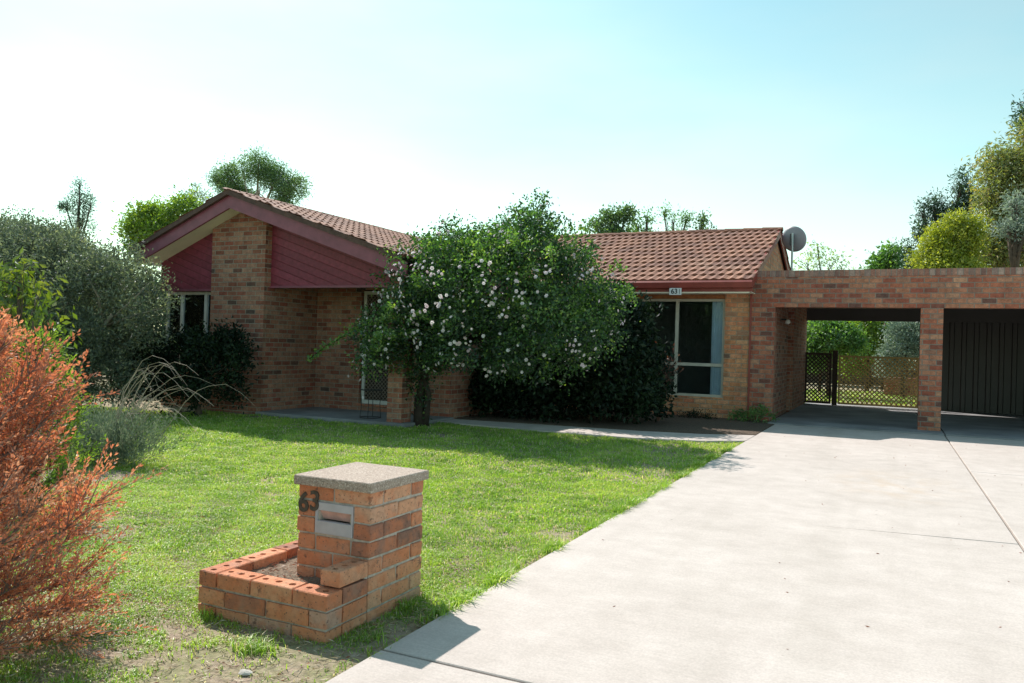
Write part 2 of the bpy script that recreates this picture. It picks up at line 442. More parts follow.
def mb_brick_mat():
    k = NT('orange_mailbox_brick'); p = k.pos()
    c = k.ramp(k.attr('tint'), [(0, (.24, .13, .10)), (.12, (.40, .17, .11)), (.3, (.60, .24, .13)), (.55, (.66, .30, .17)), (.8, (.70, .38, .24)), (1, (.55, .33, .25))])
    c = k.mix(1, c, k.ramp(k.noise(p, 34, 6, .7), [(.25, (.66, .62, .6)), (.5, (.98, .98, .98)), (.8, (1.2, 1.2, 1.2))]), 'MULTIPLY')
    c = k.mix(k.ramp(k.noise(p, 21, 4, .7), [(.60, (0, 0, 0)), (.66, (.8, .8, .8))]), c, (.15, .08, .06))
    c = k.mix(k.ramp(k.noise(p, 11, 4, .6), [(.45, (0, 0, 0)), (.62, (.5, .5, .5))]), c, (.70, .22, .09))
    vp = k.n('ShaderNodeTexVoronoi'); vp.inputs['Scale'].default_value = 48; k.l(p, vp.inputs['Vector'])
    c = k.mix(k.ramp(vp.outputs['Distance'], [(.10, (.8, .8, .8)), (.2, (0, 0, 0))]), c, (.12, .06, .045))
    c = k.mix(k.ramp(k.noise(p, 5, 5, .6), [(.55, (0, 0, 0)), (.75, (.35, .35, .35))]), c, (.50, .38, .30))
    k.bump(k.noise(p, 38, 6, .75), .9, .012)
    return k.set(Base_Color=c, Roughness=.9)
M['mb_brick'] = mb_brick_mat()
M['mortar'] = plain('grey_mortar', (.46, .41, .36), .95, .3, 30, .8)
M['hole'] = plain('brick_core_dark', (.10, .05, .035), .95, .2)
M['plate'] = plain('weathered_grey_metal', (.46, .44, .47), .6, .12, 14, .1, metal=0)
M['digit'] = plain('blackened_bronze_digit', (.07, .06, .05), .55, .3, 40)
M['gravel'] = mulch_mat(); 
M['stone'] = plain('pale_stone', (.50, .47, .43), .9, .2, 20, .6)

def grass_mat():
    k = NT('grass_blades')
    c = k.ramp(k.attr('tint'), [(0, (.12, .22, .03)), (.3, (.23, .38, .05)), (.6, (.34, .52, .07)), (.82, (.48, .62, .11)), (.9, (.60, .54, .32)), (1, (.78, .69, .52))])
    df = k.n('ShaderNodeBsdfDiffuse'); k.l(c, df.inputs[0])
    tl = k.n('ShaderNodeBsdfTranslucent'); k.l(k.mix(1, c, (1.25, 1.3, .6), 'MULTIPLY'), tl.inputs[0])
    gl = k.n('ShaderNodeBsdfGlossy'); gl.inputs['Roughness'].default_value = .45
    m1 = k.n('ShaderNodeMixShader'); m1.inputs[0].default_value = .45
    m2 = k.n('ShaderNodeMixShader'); m2.inputs[0].default_value = .06
    k.l(df.outputs[0], m1.inputs[1]); k.l(tl.outputs[0], m1.inputs[2])
    k.l(m1.outputs[0], m2.inputs[1]); k.l(gl.outputs[0], m2.inputs[2]); k.l(m2.outputs[0], k.out.inputs[0])
    return k.m
M['grass'] = grass_mat()

# ------------------------------------------------------------------ ground, driveway, path, bed
g = MB(); g.box(-400, 400, -300, 500, -.5, 0)
tag(g.build('ground', M['soil']), 'grassed ground under the lawn and garden', 'ground', kind='structure')

dw = MB()
def slab(x0, x1, y0, y1, z=.03): dw.box(x0, x1, y0, y1, -.1, z)
J = .009
for (y0, y1) in ((-6, -.4), (-.4, 2.74), (2.74, 6.42), (6.42, 15.0)):
    if y1 == 6.42:
        dw.prism([(-1.87, y0 + J, -.1), (.84 - J, y0 + J, -.1), (.84 - J, 6.49, -.1), (-.50, 6.33, -.1), (.84 - J, 6.508, -.1), (.84 - J, 15 - J, -.1), (-1.87, 15 - J, -.1)], (0, 0, .13))
        continue
    if y0 == 6.42: continue
    if y1 == 6.42:
        dw.prism([(-1.87, y0 + J, -.1), (.84 - J, y0 + J, -.1), (.84 - J, 6.50 - J, -.1), (-.35, 6.34 - J, -.1), (-1.87, 6.30 - J, -.1)], (0, 0, .13))
    elif y0 == 6.42:
        dw.prism([(-1.87, 6.30 - J + .001, -.1), (-.35, 6.34 - J + .002, -.1), (.84 - J, 6.50 + J, -.1), (.84 - J, 15 - J, -.1), (-1.87, 15 - J, -.1)], (0, 0, .13))
    else: slab(-1.87, .84 - J, y0 + J, y1 - J)
for (y0, y1) in ((-6, 1.2), (1.2, 5.6), (5.6, 10.4), (10.4, 15.0)): slab(.84 + J, 6.5, y0 + J, y1 - J)

tag(dw.build('driveway', M['concrete'], bevel=.004), 'pale concrete driveway', 'driveway', kind='structure')

M['shade_concrete'] = plain('shade_darkened_concrete', (.25, .25, .26), .8, .35, 1.2, .3)  # carport and porch shade put into a darker concrete colour
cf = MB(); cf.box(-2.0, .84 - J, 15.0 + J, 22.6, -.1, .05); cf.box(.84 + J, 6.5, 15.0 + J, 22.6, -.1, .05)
tag(cf.build('carport_floor', M['shade_concrete'], bevel=.004), 'concrete floor of the carport, its shade put into a darker colour', 'floor', kind='structure')
pth = MB()
pth.prism([(-1.875, 12.75, -.05), (-2.6, 12.35, -.05), (-3.5, 12.1, -.05), (-6.78, 11.75, -.05), (-6.78, 11.2, -.05), (-5, 11.05, -.05), (-3.3, 11.1, -.05), (-2.4, 11.4, -.05), (-1.875, 11.85, -.05)], (0, 0, .08))
tag(pth.build('path', M['concrete'], bevel=.004), 'narrow concrete path beside the lawn', 'path', kind='structure')
bed = MB(); bed.prism([(-1.88, 15.58, -.02), (-6.7, 15.58, -.02), (-6.7, 11.8, -.02), (-3.5, 12.15, -.02), (-2.6, 12.4, -.02), (-1.88, 12.8, -.02)], (0, 0, .055))
tag(bed.build('garden_bed', M['mulch']), 'dark soil bed below the front window', 'garden bed', kind='structure')

# ------------------------------------------------------------------ house
house = empty('brick_house', (-6.8, 15.6, 0), label='single storey brick house with terracotta tiled roof and maroon gable', cat='house')
YF = 10.35                      # gable front plane
XA, ZA = -10.22, 3.83           # wing ridge
SL, SR = .405, .335             # left / right slopes
XL, XR = -12.55, -6.70          # eaves
FY = 10.0                       # bargeboard plane
def rz(x, off=0):               # roof top line of the wing
    return ZA - (SL * (XA - x) if x < XA else SR * (x - XA)) - off
U = .30                         # tile + rafter: underside of roof to wall top

w = MB()                        # front brick pier of the gable, full brick return beside the porch
w.prism([(-10.95, YF, 0), (-9.71, YF, 0), (-9.71, YF, rz(-9.71, U)), (XA, YF, rz(XA, U)), (-10.95, YF, rz(-10.95, U))], (0, .30, 0))
w.box(-9.93, -9.71, YF + .30, 11.75, 0, 2.6)
w.prism([(-12.35, 10.55, 0), (-10.95, 10.55, 0), (-10.95, 10.55, .75), (-12.35, 10.55, .75)], (0, .11, 0))
w.box(-12.35, -12.24, 10.66, 20, 0, 2.7)
# porch back wall round the door
w.box(-9.71, -8.70, 11.75, 11.98, 0, 2.75); w.box(-7.76, -6.80, 11.75, 11.98, 0, 2.45); w.box(-8.70, -7.76, 11.75, 11.98, 2.24, 2.6)
w.box(-8.70, -7.76, 11.753, 11.98, 0, .17)
# east wall of the wing with a window opening
w.box(-6.91, -6.80, 11.98, 12.9, 0, 2.45); w.box(-6.91, -6.80, 12.9, 14.6, 0, .8); w.box(-6.91, -6.80, 12.9, 14.6, 2.2, 2.45); w.box(-6.91, -6.80, 14.6, 15.6, 0, 2.45)
w.build('brick_wall', M['brick'], house)
w = MB()                        # porch post
w.box(-7.10, -6.83, YF - .02, YF + .25, 0, 2.52)
w.build('porch_post', M['brick'], house)
w = MB()                        # bedroom front wall
w.box(-6.80, -4.85, 15.6, 15.83, 0, 2.46); w.box(-4.85, -2.93, 15.6, 15.83, 0, .42); w.box(-2.93, -2.434, 15.6, 15.83, 0, 2.46)
w.build('front_wall', M['brick_tan'], house)
w = MB()                        # gable end above the carport, back walls
RYF, RZE, RSL = 14.92, 2.68, .385
RY = 18.82; RZ = RZE + RSL * (RY - RYF)
w.prism([(-2.434, 15.83, 0), (-2.434, 15.83, RZE + RSL * (15.83 - RYF) - .16), (-2.434, RY, RZ - .16), (-2.434, 21.9, RZ - .16 - RSL * (21.9 - RY)), (-2.434, 21.9, 0)], (-.11, 0, 0))
w.box(-12.35, -2.55, 21.79, 21.9, 0, 2.5)
w.build('gable_wall', M['brick_tan'], house)
w = MB(); w.box(-12.2, -2.6, 18.4, 18.5, 0, 2.4); w.box(-12.2, -7.0, 14.5, 14.6, 0, 2.4); w.box(-12.2, -6.95, 12.0, 21.7, 2.4, 2.44); w.box(-6.9, -2.56, 15.84, 21.7, 2.4, 2.44)
w.build('inner_wall', M['interior'], house)

# maroon panels
def panel(x0, x1, y, zb, th=.03):
    m = MB(); xs = [x0, x1] if not (x0 < XA < x1) else [x0, XA, x1]
    top = [(x, y, rz(x, U)) for x in reversed(xs)]
    m.prism([(x0, y, zb), (x1, y, zb)] + top, (0, th, 0)); return m.build('weatherboard_panel', M['panel'], house)
panel(-9.708, -7.10, 10.50, 2.215)
panel(-12.35, -10.952, 10.46, 2.17)
m = MB(); m.box(-9.705, -7.10, 10.47, 10.50, 2.18, 2.215); m.box(-12.35, -10.952, 10.44, 10.50, 2.13, 2.17); m.build('panel_trim', M['fascia'], house)
# small brick infill right of the porch panel
# porch ceiling
m = MB(); m.box(-9.70, -6.72, 10.531, 11.745, 2.30, 2.33); m.build('porch_ceiling', M['timber_dark'], house)
m = MB(); m.disc((-7.62, 10.68, 2.30), (0, 0, -1), .085, .06, 20); m.build('porch_light', M['white'], house)
m = MB(); m.box(-6.72, -6.70, 10.45, 15.5, 2.28, 2.52); m.build('side_fascia', M['fascia'], house)

# barge boards and soffit of the gable
b = MB()
for (xa, xb) in ((XL + .03, XA), (XA, XR + .10)):
    b.prism([(xa, FY, rz(xa, .32)), (xb, FY, rz(xb, .32)), (xb, FY, rz(xb, .10)), (xa, FY, rz(xa, .10))], (0, .04, 0))
b.build('bargeboard', M['fascia'], house)
b = MB()
for (xa, xb) in ((XL + .05, XA), (XA, XR + .05)):
    b.prism([(xa, FY + .04, rz(xa, U - .0)), (xb, FY + .04, rz(xb, U)), (xb, FY + .04, rz(xb, U - .015)), (xa, FY + .04, rz(xa, U - .015))], (0, .5, 0))
b.build('soffit', M['soffit'], house)

def tile_sheet(eave, U_, Lu, V_, Lv, name, roll=.17, course=.335, lift=.03, amp=.024):
    """courses of rolled tiles: eave corner, unit vector along the eave, unit vector up the slope"""
    eave = np.array(eave, float); U_ = np.array(U_, float); V_ = np.array(V_, float)
    U_ /= np.linalg.norm(U_); V_ /= np.linalg.norm(V_); N = np.cross(U_, V_); N *= np.sign(N[2])
    nu = int(Lu / roll * 8) + 1; us = np.linspace(0, Lu, nu)
    nc = int(math.ceil(Lv / course)); VV = []; FF = []; TT = []; b = 0
    for k in range(nc):
        v0 = k * course; v1 = min((k + 1) * course, Lv) + .04
        ph = (us / roll + (.5 if k % 2 else 0)) * 2 * np.pi
        wv = amp * (np.maximum(0, .5 + .5 * np.cos(ph))) ** 1.4
        jit = RNG.normal(0, .0015, nu)
        tid = np.floor(us / (roll * 2) + (.25 if k % 2 else 0)).astype(int)
        r1 = RNG.random(tid.max() + 2)[tid]
        scal = .012 * np.sin(ph)                      # scalloped lower lip
        rows = [(v0 + scal, wv * .4 - .012), (v0 + scal, wv + lift + jit), (v0 + course * .5 + 0 * us, wv + lift * .5 + jit), (v1 + 0 * us, wv + .004)]
        for vv, hh in rows:
            VV.append(eave + us[:, None] * U_ + vv[:, None] * V_ + hh[:, None] * N)
        for r in range(3):
            i = np.arange(nu - 1); a = b + r * nu + i
            FF.append(np.stack([a, a + 1, a + nu + 1, a + nu], 1)); TT.append(r1[:-1] * (.8 if r else .5))
        b += 4 * nu
    me = np_mesh(name, np.concatenate(VV), np.concatenate(FF), {'tint': np.concatenate(TT)})
    return me
def ridge_caps(p0, p1, name, r=.115, n=None):
    p0 = Vector(p0); p1 = Vector(p1); Ln = (p1 - p0).length; n = max(1, int(Ln / .40)); d = (p1 - p0) / n
    mb = MB(); side = d.cross(Vector((0, 0, 1))).normalized()
    for i in range(n):
        a = p0 + d * i; bb = p0 + d * (i + 1) + d.normalized() * .02
        prof = []; t = random.random()
        for (q, rr) in ((a, r + .012), (bb, r - .004)):
            for k in range(9):
                w_ = math.pi * k / 8
                prof.append(q + side * math.cos(w_) * rr * 1.1 + Vector((0, 0, math.sin(w_) * rr * .8 - .03)))
        F = [(k, k + 1, 9 + k + 1, 9 + k) for k in range(8)] + [tuple(range(8, -1, -1)), tuple(range(9, 18))]
        mb.add(prof, F, t)
    return mb.mesh(name)
# wing slopes (eave runs along Y), wing ridge
lr = math.hypot(1, SR); llr = math.hypot(1, SL)
rw = link('tiled_roof', tile_sheet((XR, 9.93, rz(XR) - .04), (0, 1, 0), 9.0, (-1, 0, SR), (XR - XA) * lr, 'tiled_roof'), M['tile'], house)
rl = link('tiled_roof', tile_sheet((XL, 9.93, rz(XL) - .04), (0, 1, 0), 12.0, (1, 0, SL), (XA - XL) * llr, 'tiled_roof'), M['tile'], house)
link('ridge_tiles', ridge_caps((XA, 9.95, ZA - .045), (XA, 18.6, ZA - .045), 'ridge_tiles', r=.085), M['tile'], rw)
# verge tiles along the rake: dark edge under the tiles
b = MB()
for (xa, xb) in ((XL, XA), (XA, XR)):
    b.prism([(xa, 9.935, rz(xa, .10)), (xb, 9.935, rz(xb, .10)), (xb, 9.935, rz(xb, .015)), (xa, 9.935, rz(xa, .015))], (0, .10, 0))
M['verge'] = plain('dark_verge', (.10, .055, .045), .8, .3, 12, .4)
b.build('verge', M['verge'], house)
b = MB()                        # roof deck below tiles (keeps the attic dark)
for (xa, xb) in ((XL + .02, XA), (XA, XR - .02)):
    b.prism([(xa, FY + .05, rz(xa, .12)), (xb, FY + .05, rz(xb, .12)), (xb, FY + .05, rz(xb, .06)), (xa, FY + .05, rz(xa, .06))], (0, 11.8, 0))
zz = lambda y, o: RZE + RSL * (min(y, 2 * RY - y) - RYF) - o
for (ya, yb) in ((RYF + .02, RY), (RY, 2 * RY - RYF)):
    b.prism([(-11.5, ya, zz(ya, .12)), (-11.5, yb, zz(yb, .12)), (-11.5, yb, zz(yb, .06)), (-11.5, ya, zz(ya, .06))], (11.5 - 2.36, 0, 0))
b.build('roof_deck', M['timber_dark'], house)
# main roof
lm = math.hypot(1, RSL)
XE = -2.31
rm = link('tiled_roof', tile_sheet((-10.0, RYF, RZE - .04), (1, 0, 0), 10.0 + XE, (0, 1, RSL), (RY - RYF) * lm, 'tiled_roof'), M['tile'], house)
rb = link('tiled_roof', tile_sheet((-11.5, 2 * RY - RYF, RZE - .04), (1, 0, 0), 11.5 + XE, (0, -1, RSL), (RY - RYF) * lm, 'tiled_roof'), M['tile'], house)
link('ridge_tiles', ridge_caps((-9.5, RY, RZ - .03), (XE, RY, RZ - .03), 'ridge_tiles', r=.095), M['tile'], rm)
b = MB()                        # barge of the carport-side gable
for (ya, yb) in ((RYF - .02, RY), (RY, 2 * RY - RYF)):
    b.prism([(XE - .03, ya, zz(ya, .22)), (XE - .03, yb, zz(yb, .22)), (XE - .03, yb, zz(yb, .02)), (XE - .03, ya, zz(ya, .02))], (-.03, 0, 0))
b.build('bargeboard', M['gutter'], house)
b = MB()                        # gutter, fascia, soffit of the bedroom wing
b.prism([(-6.7, RYF - .12, 2.50), (-6.7, RYF - .02, 2.50), (-6.7, RYF - .02, 2.635), (-6.7, RYF - .10, 2.635), (-6.7, RYF - .14, 2.60)], (6.7 + XE + .0, 0, 0))
b.box(-6.7, XE - .002, RYF - .018, RYF + .01, 2.43, 2.64)
b.build('gutter', M['gutter'], house)
b = MB(); b.box(-6.7, XE - .06, RYF + .012, 15.598, 2.435, 2.447); b.box(-6.7, XE - .06, RYF - .012, RYF + .02, 2.405, 2.432)
b.build('soffit', M['soffit'], house)
b = MB(); b.box(-2.455, -2.425, 15.57, 15.597, .05, 2.43); b.build('downpipe', M['gutter'], house)

# bedroom window
def window(x0, x1, y, z0, z1, mull, rail, fm, parent, fr=.05):
    f = MB()
    f.box(x0, x1, y - .02, y + .05, z1 - fr, z1); f.box(x0, x1, y - .02, y + .05, z0, z0 + fr)
    f.box(x0, x0 + fr, y - .018, y + .05, z0 + fr, z1 - fr); f.box(x1 - fr, x1, y - .018, y + .05, z0 + fr, z1 - fr)
    for mx_ in mull: f.box(mx_ - .03, mx_ + .03, y - .016, y + .045, z0 + fr, z1 - fr)
    if rail: f.box(x0 + fr, x1 - fr, y - .022, y + .04, rail - .03, rail + .03)
    wo_ = f.build('window', fm, parent)
    p = MB(); p.box(x0 + fr, x1 - fr, y + .018, y + .022, z0 + fr, z1 - fr); p.build('pane', M['glass'], wo_)
    return wo_
wn1 = window(-4.85, -2.93, 15.68, .42, 2.345, [-3.88], 1.05, M['cream'], house)
def curtain(x0, x1, y, z0, z1, parent):
    n = 40; V = []
    for i in range(n + 1):
        x = x0 + (x1 - x0) * i / n; yy = y + .025 * math.sin(i * 1.5) + .01 * math.sin(i * .7)
        V += [(x, yy, z0), (x, yy, z1)]
    mb = MB(); mb.add(V, [(2 * i, 2 * i + 2, 2 * i + 3, 2 * i + 1) for i in range(n)])
    return mb.build('curtain', M['curtain'], parent, smooth=True)
curtain(-3.20, -2.97, 15.735, .46, 2.3, wn1); curtain(-4.82, -4.66, 15.76, .46, 2.3, wn1)
m = MB(); m.box(-4.85, -2.93, 15.62, 15.70, 2.349, 2.432); m.build('timber_lintel', M['timber_orange'], house)
# gable wing window
wn2 = window(-12.30, -10.952, 10.58, .76, 2.125, [-11.30, -11.9], None, M['white'], house)
curtain(-11.30, -11.14, 10.66, .8, 2.1, wn2)
# east wall window (behind the rose)
e = MB()
e.box(-6.90, -6.84, 12.9, 14.6, .8, .85); e.box(-6.90, -6.84, 12.9, 14.6, 2.15, 2.2)
for yy in (12.9, 13.45, 14.0, 14.55): e.box(-6.90, -6.842, yy, yy + .05, .85, 2.15)
ew = e.build('window', M['white'], house)
p = MB(); p.box(-6.885, -6.881, 12.95, 14.55, .85, 2.15); p.build('pane', M['glass'], ew)

# security door
d = MB(); x0, x1, y, z0, z1 = -8.68, -7.78, 11.80, .18, 2.22
d.box(x0, x0 + .06, y, y + .035, z0, z1); d.box(x1 - .06, x1, y, y + .035, z0, z1)
d.box(x0 + .06, x1 - .06, y + .001, y + .034, z1 - .06, z1); d.box(x0 + .06, x1 - .06, y + .001, y + .034, z0, z0 + .07); d.box(x0 + .06, x1 - .06, y + .001, y + .034, 1.15, 1.22)
door = d.build('security_door', M['white'], house)
gq = MB()
def clip_diag(x0, x1, z0, z1, step, sgn, yy, wd, mb, th=.006):
    H_ = z1 - z0
    c = x0 - H_; 
    while c < x1 + H_:
        # line x = c + t (sgn=1) or x = c + H - t ; t in 0..H
        pts = []
        for t in (0, H_):
            pts.append((c + t if sgn > 0 else c + H_ - t, z0 + t))
        (xa, za), (xb, zb) = pts
        # clip to x range
        def cut(xa, za, xb, zb):
            if xa < x0: 
                if xb <= x0: return None
                za += (x0 - xa) / (xb - xa) * (zb - za); xa = x0
            if xa > x1:
                if xb >= x1: return None
                za += (x1 - xa) / (xb - xa) * (zb - za); xa = x1
            return xa, za
        A = cut(xa, za, xb, zb); B = cut(xb, zb, xa, za)
        if A and B and abs(A[0] - B[0]) > .01:
            dx, dz = B[0] - A[0], B[1] - A[1]; l = math.hypot(dx, dz); nx, nz = -dz / l * wd / 2, dx / l * wd / 2
            mb.prism([(A[0] + nx, yy, A[1] + nz), (A[0] - nx, yy, A[1] - nz), (B[0] - nx, yy, B[1] - nz), (B[0] + nx, yy, B[1] + nz)], (0, th, 0))
        c += step
for s_, yy in ((1, y + .008), (-1, y + .016)):
    clip_diag(x0 + .06, x1 - .06, z0 + .07, 1.15, .075, s_, yy, .011, gq); clip_diag(x0 + .06, x1 - .06, 1.22, z1 - .06, .075, s_, yy, .011, gq)
gq.build('diamond_grille', plain('bronze_grille', (.22, .18, .15), .5), door)
h = MB(); h.box(x0 + .015, x0 + .045, y - .05, y, 1.1, 1.24); h.build('handle', M['pole'], door)
h = MB(); h.box(x0 - .0, x1, y + .09, y + .13, z0, z1); h.build('inner_door', M['timber_dark'], house)
h = MB(); h.box(x0 - .02, x1 + .02, 11.70, 11.80, .15, .178); h.build('door_sill', M['brick_red'], house)
m = MB(); m.box(-9.709, -6.70, 10.22, 11.749, -.05, .06); m.build('porch_slab', M['shade_concrete'], house, bevel=.01)  # same concrete, darkened in colour for the porch shade

# house number plate under the gutter
def text_mesh(s, size, depth, name):
    cu = bpy.data.curves.new(name, 'FONT'); cu.body = s; cu.size = size; cu.extrude = depth / 2; cu.align_x = 'CENTER'; cu.align_y = 'CENTER'
    cu.offset = size * .02
    o = bpy.data.objects.new(name, cu); COL.objects.link(o)
    dg = bpy.context.evaluated_depsgraph_get(); dg.update()
    me = bpy.data.meshes.new_from_object(o.evaluated_get(dg))
    bpy.data.objects.remove(o); bpy.data.curves.remove(cu)
    me.transform(Matrix.Rotation(rad(90), 4, 'X'))
    return me
pl = MB(); pl.box(-.115, .115, -.006, .006, -.065, .065)
M['plate_white'] = plain('white_enamel', (.66, .68, .70), .4, .05)
sign = pl.build('number_plate', M['plate_white'], bevel=.002)
sign.location = (-3.70, RYF - .165, 2.425)
tag(sign, 'small white house number plate fixed under the gutter above the window', 'sign')
t = text_mesh('63', .13, .004, 'number'); t.transform(Matrix.Translation((-.02, -.0085, 0)))
o = bpy.data.objects.new('number', t); t.materials.append(M['black']); COL.objects.link(o); o.parent = sign
t = MB(); t.box(.075, .083, -.01, -.006, -.045, .045); o = t.build('number_bar', M['black']); o.parent = sign
t = MB(); t.box(-.075, .075, .004, .045, -.01, .01); o = t.build('bracket', M['black']); o.parent = sign

# ------------------------------------------------------------------ carport
cp = empty('carport', (.6, 15.6, 0), label='flat roofed double carport of red brick attached to the right of the house', cat='carport')
YC = 15.6
m = MB(); m.box(-2.424, 6.4, YC - .004, YC + .23, 2.19, 2.755); m.build('brick_beam', M['brick_red'], cp)
m = MB(); m.box(-2.424, 6.4, YC - .008, YC + .235, 2.758, 2.878); m.build('brick_capping', M['soldier'], cp)
m = MB(); m.box(-2.424, -2.0, YC - .004, YC + .23, 0, 2.188); m.build('brick_pier', M['brick_red'], cp)
m = MB(); m.box(.45, .80, YC - .004, YC + .346, 0, 2.188); m.build('brick_pier', M['brick_red'], cp)
m = MB(); m.box(4.2, 4.55, YC - .004, YC + .346, 0, 2.188); m.build('brick_pier', M['brick_red'], cp)
m = MB(); m.box(-2.424, -2.06, YC + .232, 18.3, 0, 2.60); m.box(-2.424, -2.0, 18.9, 21.9, 0, 2.60); m.box(-2.424, -2.2, 18.3, 18.9, 0, 2.60)
m.build('side_wall', M['brick'], cp)
m = MB(); n = 70; V = []; F = []
for i in range(n + 1):                          # ribbed ceiling sheet
    x = -2.42 + 8.8 * i / n; z = 2.52 + (.03 if i % 2 else 0); V += [(x, YC + .235, z + .08), (x, 22.0, z)]
m.add(V, [(2 * i, 2 * i + 2, 2 * i + 3, 2 * i + 1) for i in range(n)])
m.build('roof_sheet', M['carport_ceiling'], cp)
m = MB(); m.box(-2.0, 6.4, 21.78, 21.84, 2.2, 2.53); m.box(-2.0, 6.4, 17.6, 17.68, 2.40, 2.52); m.box(-2.0, 6.4, 19.6, 19.68, 2.40, 2.52)
m.build('ceiling_beam', M['colorbond'], cp)
m = MB(); V = []; n = 64; x = .62; i = 0                 # ribbed wall at the back of the second bay
prof = []
while x < 6.4:
    prof += [(x, 21.95), (x + .12, 21.95), (x + .14, 21.91), (x + .22, 21.91), (x + .24, 21.95)]; x += .26
V = []
for (a, bb) in prof: V += [(a, bb, .05), (a, bb, 2.5)]
m.add(V, [(2 * i, 2 * i + 2, 2 * i + 3, 2 * i + 1) for i in range(len(prof) - 1)])
m.build('ribbed_back_wall', M['colorbond'], cp)
m = MB(); m.box(6.2, 6.3, YC + .24, 21.9, 0, 2.5); m.build('ribbed_side_wall', M['colorbond'], cp)
# outdoor lamp inside the opening
lamp = empty('wall_lamp', (-2.0, 16.6, 2.0), label='small round white lamp on the carport side wall', cat='lamp')
m = MB(); m.tube([(-2.06, 17.1, 2.02), (-1.96, 17.1, 2.02)], .02, 8); m.build('bracket', M['black'], lamp)
m = MB()
for k, (rr, dx) in enumerate(((.045, 0), (.055, .03), (.045, .06), (.02, .075))):
    pass
m.tube([(-1.97, 17.1, 2.0), (-1.95, 17.1, 1.98), (-1.92, 17.1, 1.96), (-1.90, 17.1, 1.94)], [.03, .055, .05, .02], 12); m.build('lamp_globe', M['white'], lamp)

# lattice fence + gate
def lattice(x0, x1, y, z0, z1, mb, step=.11, wd=.028):
    clip_diag(x0, x1, z0, z1, step, 1, y, wd, mb, .008); clip_diag(x0, x1, z0, z1, step, -1, y + .010, wd, mb, .008)
fe = empty('lattice_fence', (-.35, 21.7, .05), label='long brown diamond lattice fence panel behind the open carport bay', cat='fence')
m = MB(); m.box(-1.20, .62, 21.68, 21.73, 1.27, 1.32); m.box(-1.20, .62, 21.68, 21.73, .08, .13); m.box(-1.20, -1.16, 21.685, 21.725, .13, 1.27); m.box(.58, .62, 21.685, 21.725, .13, 1.27)
m.build('frame', M['lattice'], fe)
m = MB(); lattice(-1.16, .58, 21.695, .13, 1.27, m); m.build('lattice', M['lattice'], fe)
ga = empty('lattice_gate', (-1.65, 21.6, .05), label='narrow dark lattice gate left of the long lattice panel', cat='gate')
m = MB(); m.box(-1.99, -1.36, 21.58, 21.63, 1.31, 1.37); m.box(-1.99, -1.36, 21.58, 21.63, .08, .14); m.box(-1.99, -1.94, 21.585, 21.625, .14, 1.31); m.box(-1.41, -1.36, 21.585, 21.625, .14, 1.31)
m.build('frame', M['timber_dark'], ga)
m = MB(); lattice(-1.94, -1.41, 21.595, .14, 1.31, m, .10); m.build('lattice', M['timber_dark'], ga)
m = MB(); m.box(-1.34, -1.22, 21.62, 21.74, .05, 1.44)
o = tag(m.build('fence_post', M['timber_dark'], bevel=.005), 'thick dark post between the lattice gate and the lattice fence', 'post'); centre(o)

# back garden seen through the bay
m = MB(); m.box(-.2, 3.6, 30.0, 30.22, 0, .62)
o = tag(m.build('garden_wall', M['brick_red']), 'low brick wall in the back garden behind the lattice', 'wall'); centre(o)
m = MB(); m.box(-30, 30, 40, 40.05, 0, 1.15)
M['paling'] = plain('grey_paling', (.16, .13, .11), .9, .3, 4)
o = tag(m.build('paling_fence', M['paling']), 'grey boundary fence far behind the back garden', 'fence'); centre(o)

# satellite dish
ds = empty('satellite_dish', (-2.2, 18.4, 2.9), label='grey satellite dish on a pole behind the roof gable', cat='satellite dish')
m = MB(); V = []; F = []; c = Vector((-2.02, 18.3, 3.83)); nrm = Vector((.35, .93, .28)).normalized()
a_ = nrm.orthogonal().normalized(); b_ = nrm.cross(a_); R_ = .285; NR, NS = 6, 32
for side in (0, 1):
    for i in range(NR + 1):
        r = R_ * i / NR
        for k in range(NS):
            w_ = 2 * math.pi * k / NS
            V.append(c + (a_ * math.cos(w_) + b_ * math.sin(w_)) * r + nrm * ((r / R_) ** 2 * .07 + side * .008))
    o_ = side * (NR + 1) * NS
    for i in range(NR):
        for k in range(NS): F.append((o_ + i * NS + k, o_ + i * NS + (k + 1) % NS, o_ + (i + 1) * NS + (k + 1) % NS, o_ + (i + 1) * NS + k))
for k in range(NS): F.append((NR * NS + k, NR * NS + (k + 1) % NS, (2 * NR + 1) * NS + (k + 1) % NS, (2 * NR + 1) * NS + k))
m.add(V, F); m.build('reflector', M['dish'], ds, smooth=True)
m = MB(); m.box(c.x - .05, c.x + .03, c.y - .07, c.y - .012, c.z - .13, c.z + .12); m.build('bracket', M['colorbond'], ds)
m = MB(); m.tube([(c.x + .01, c.y - .09, 2.86), (c.x + .01, c.y - .09, c.z + .13)], .022, 10); m.tube([(c.x + .01, c.y - .09, 2.9), (-2.43, c.y - .05, 2.9)], .018, 8); m.build('pole', M['pole'], ds)
m = MB(); m.tube([c + nrm * .02 - Vector((0, 0, .25)), c + nrm * .35 + Vector((0, 0, -.1))], .012, 6); m.disc(c + nrm * .33 + Vector((0, 0, -.1)), -nrm, .03, .08, 10); m.build('feed_arm', M['pole'], ds)

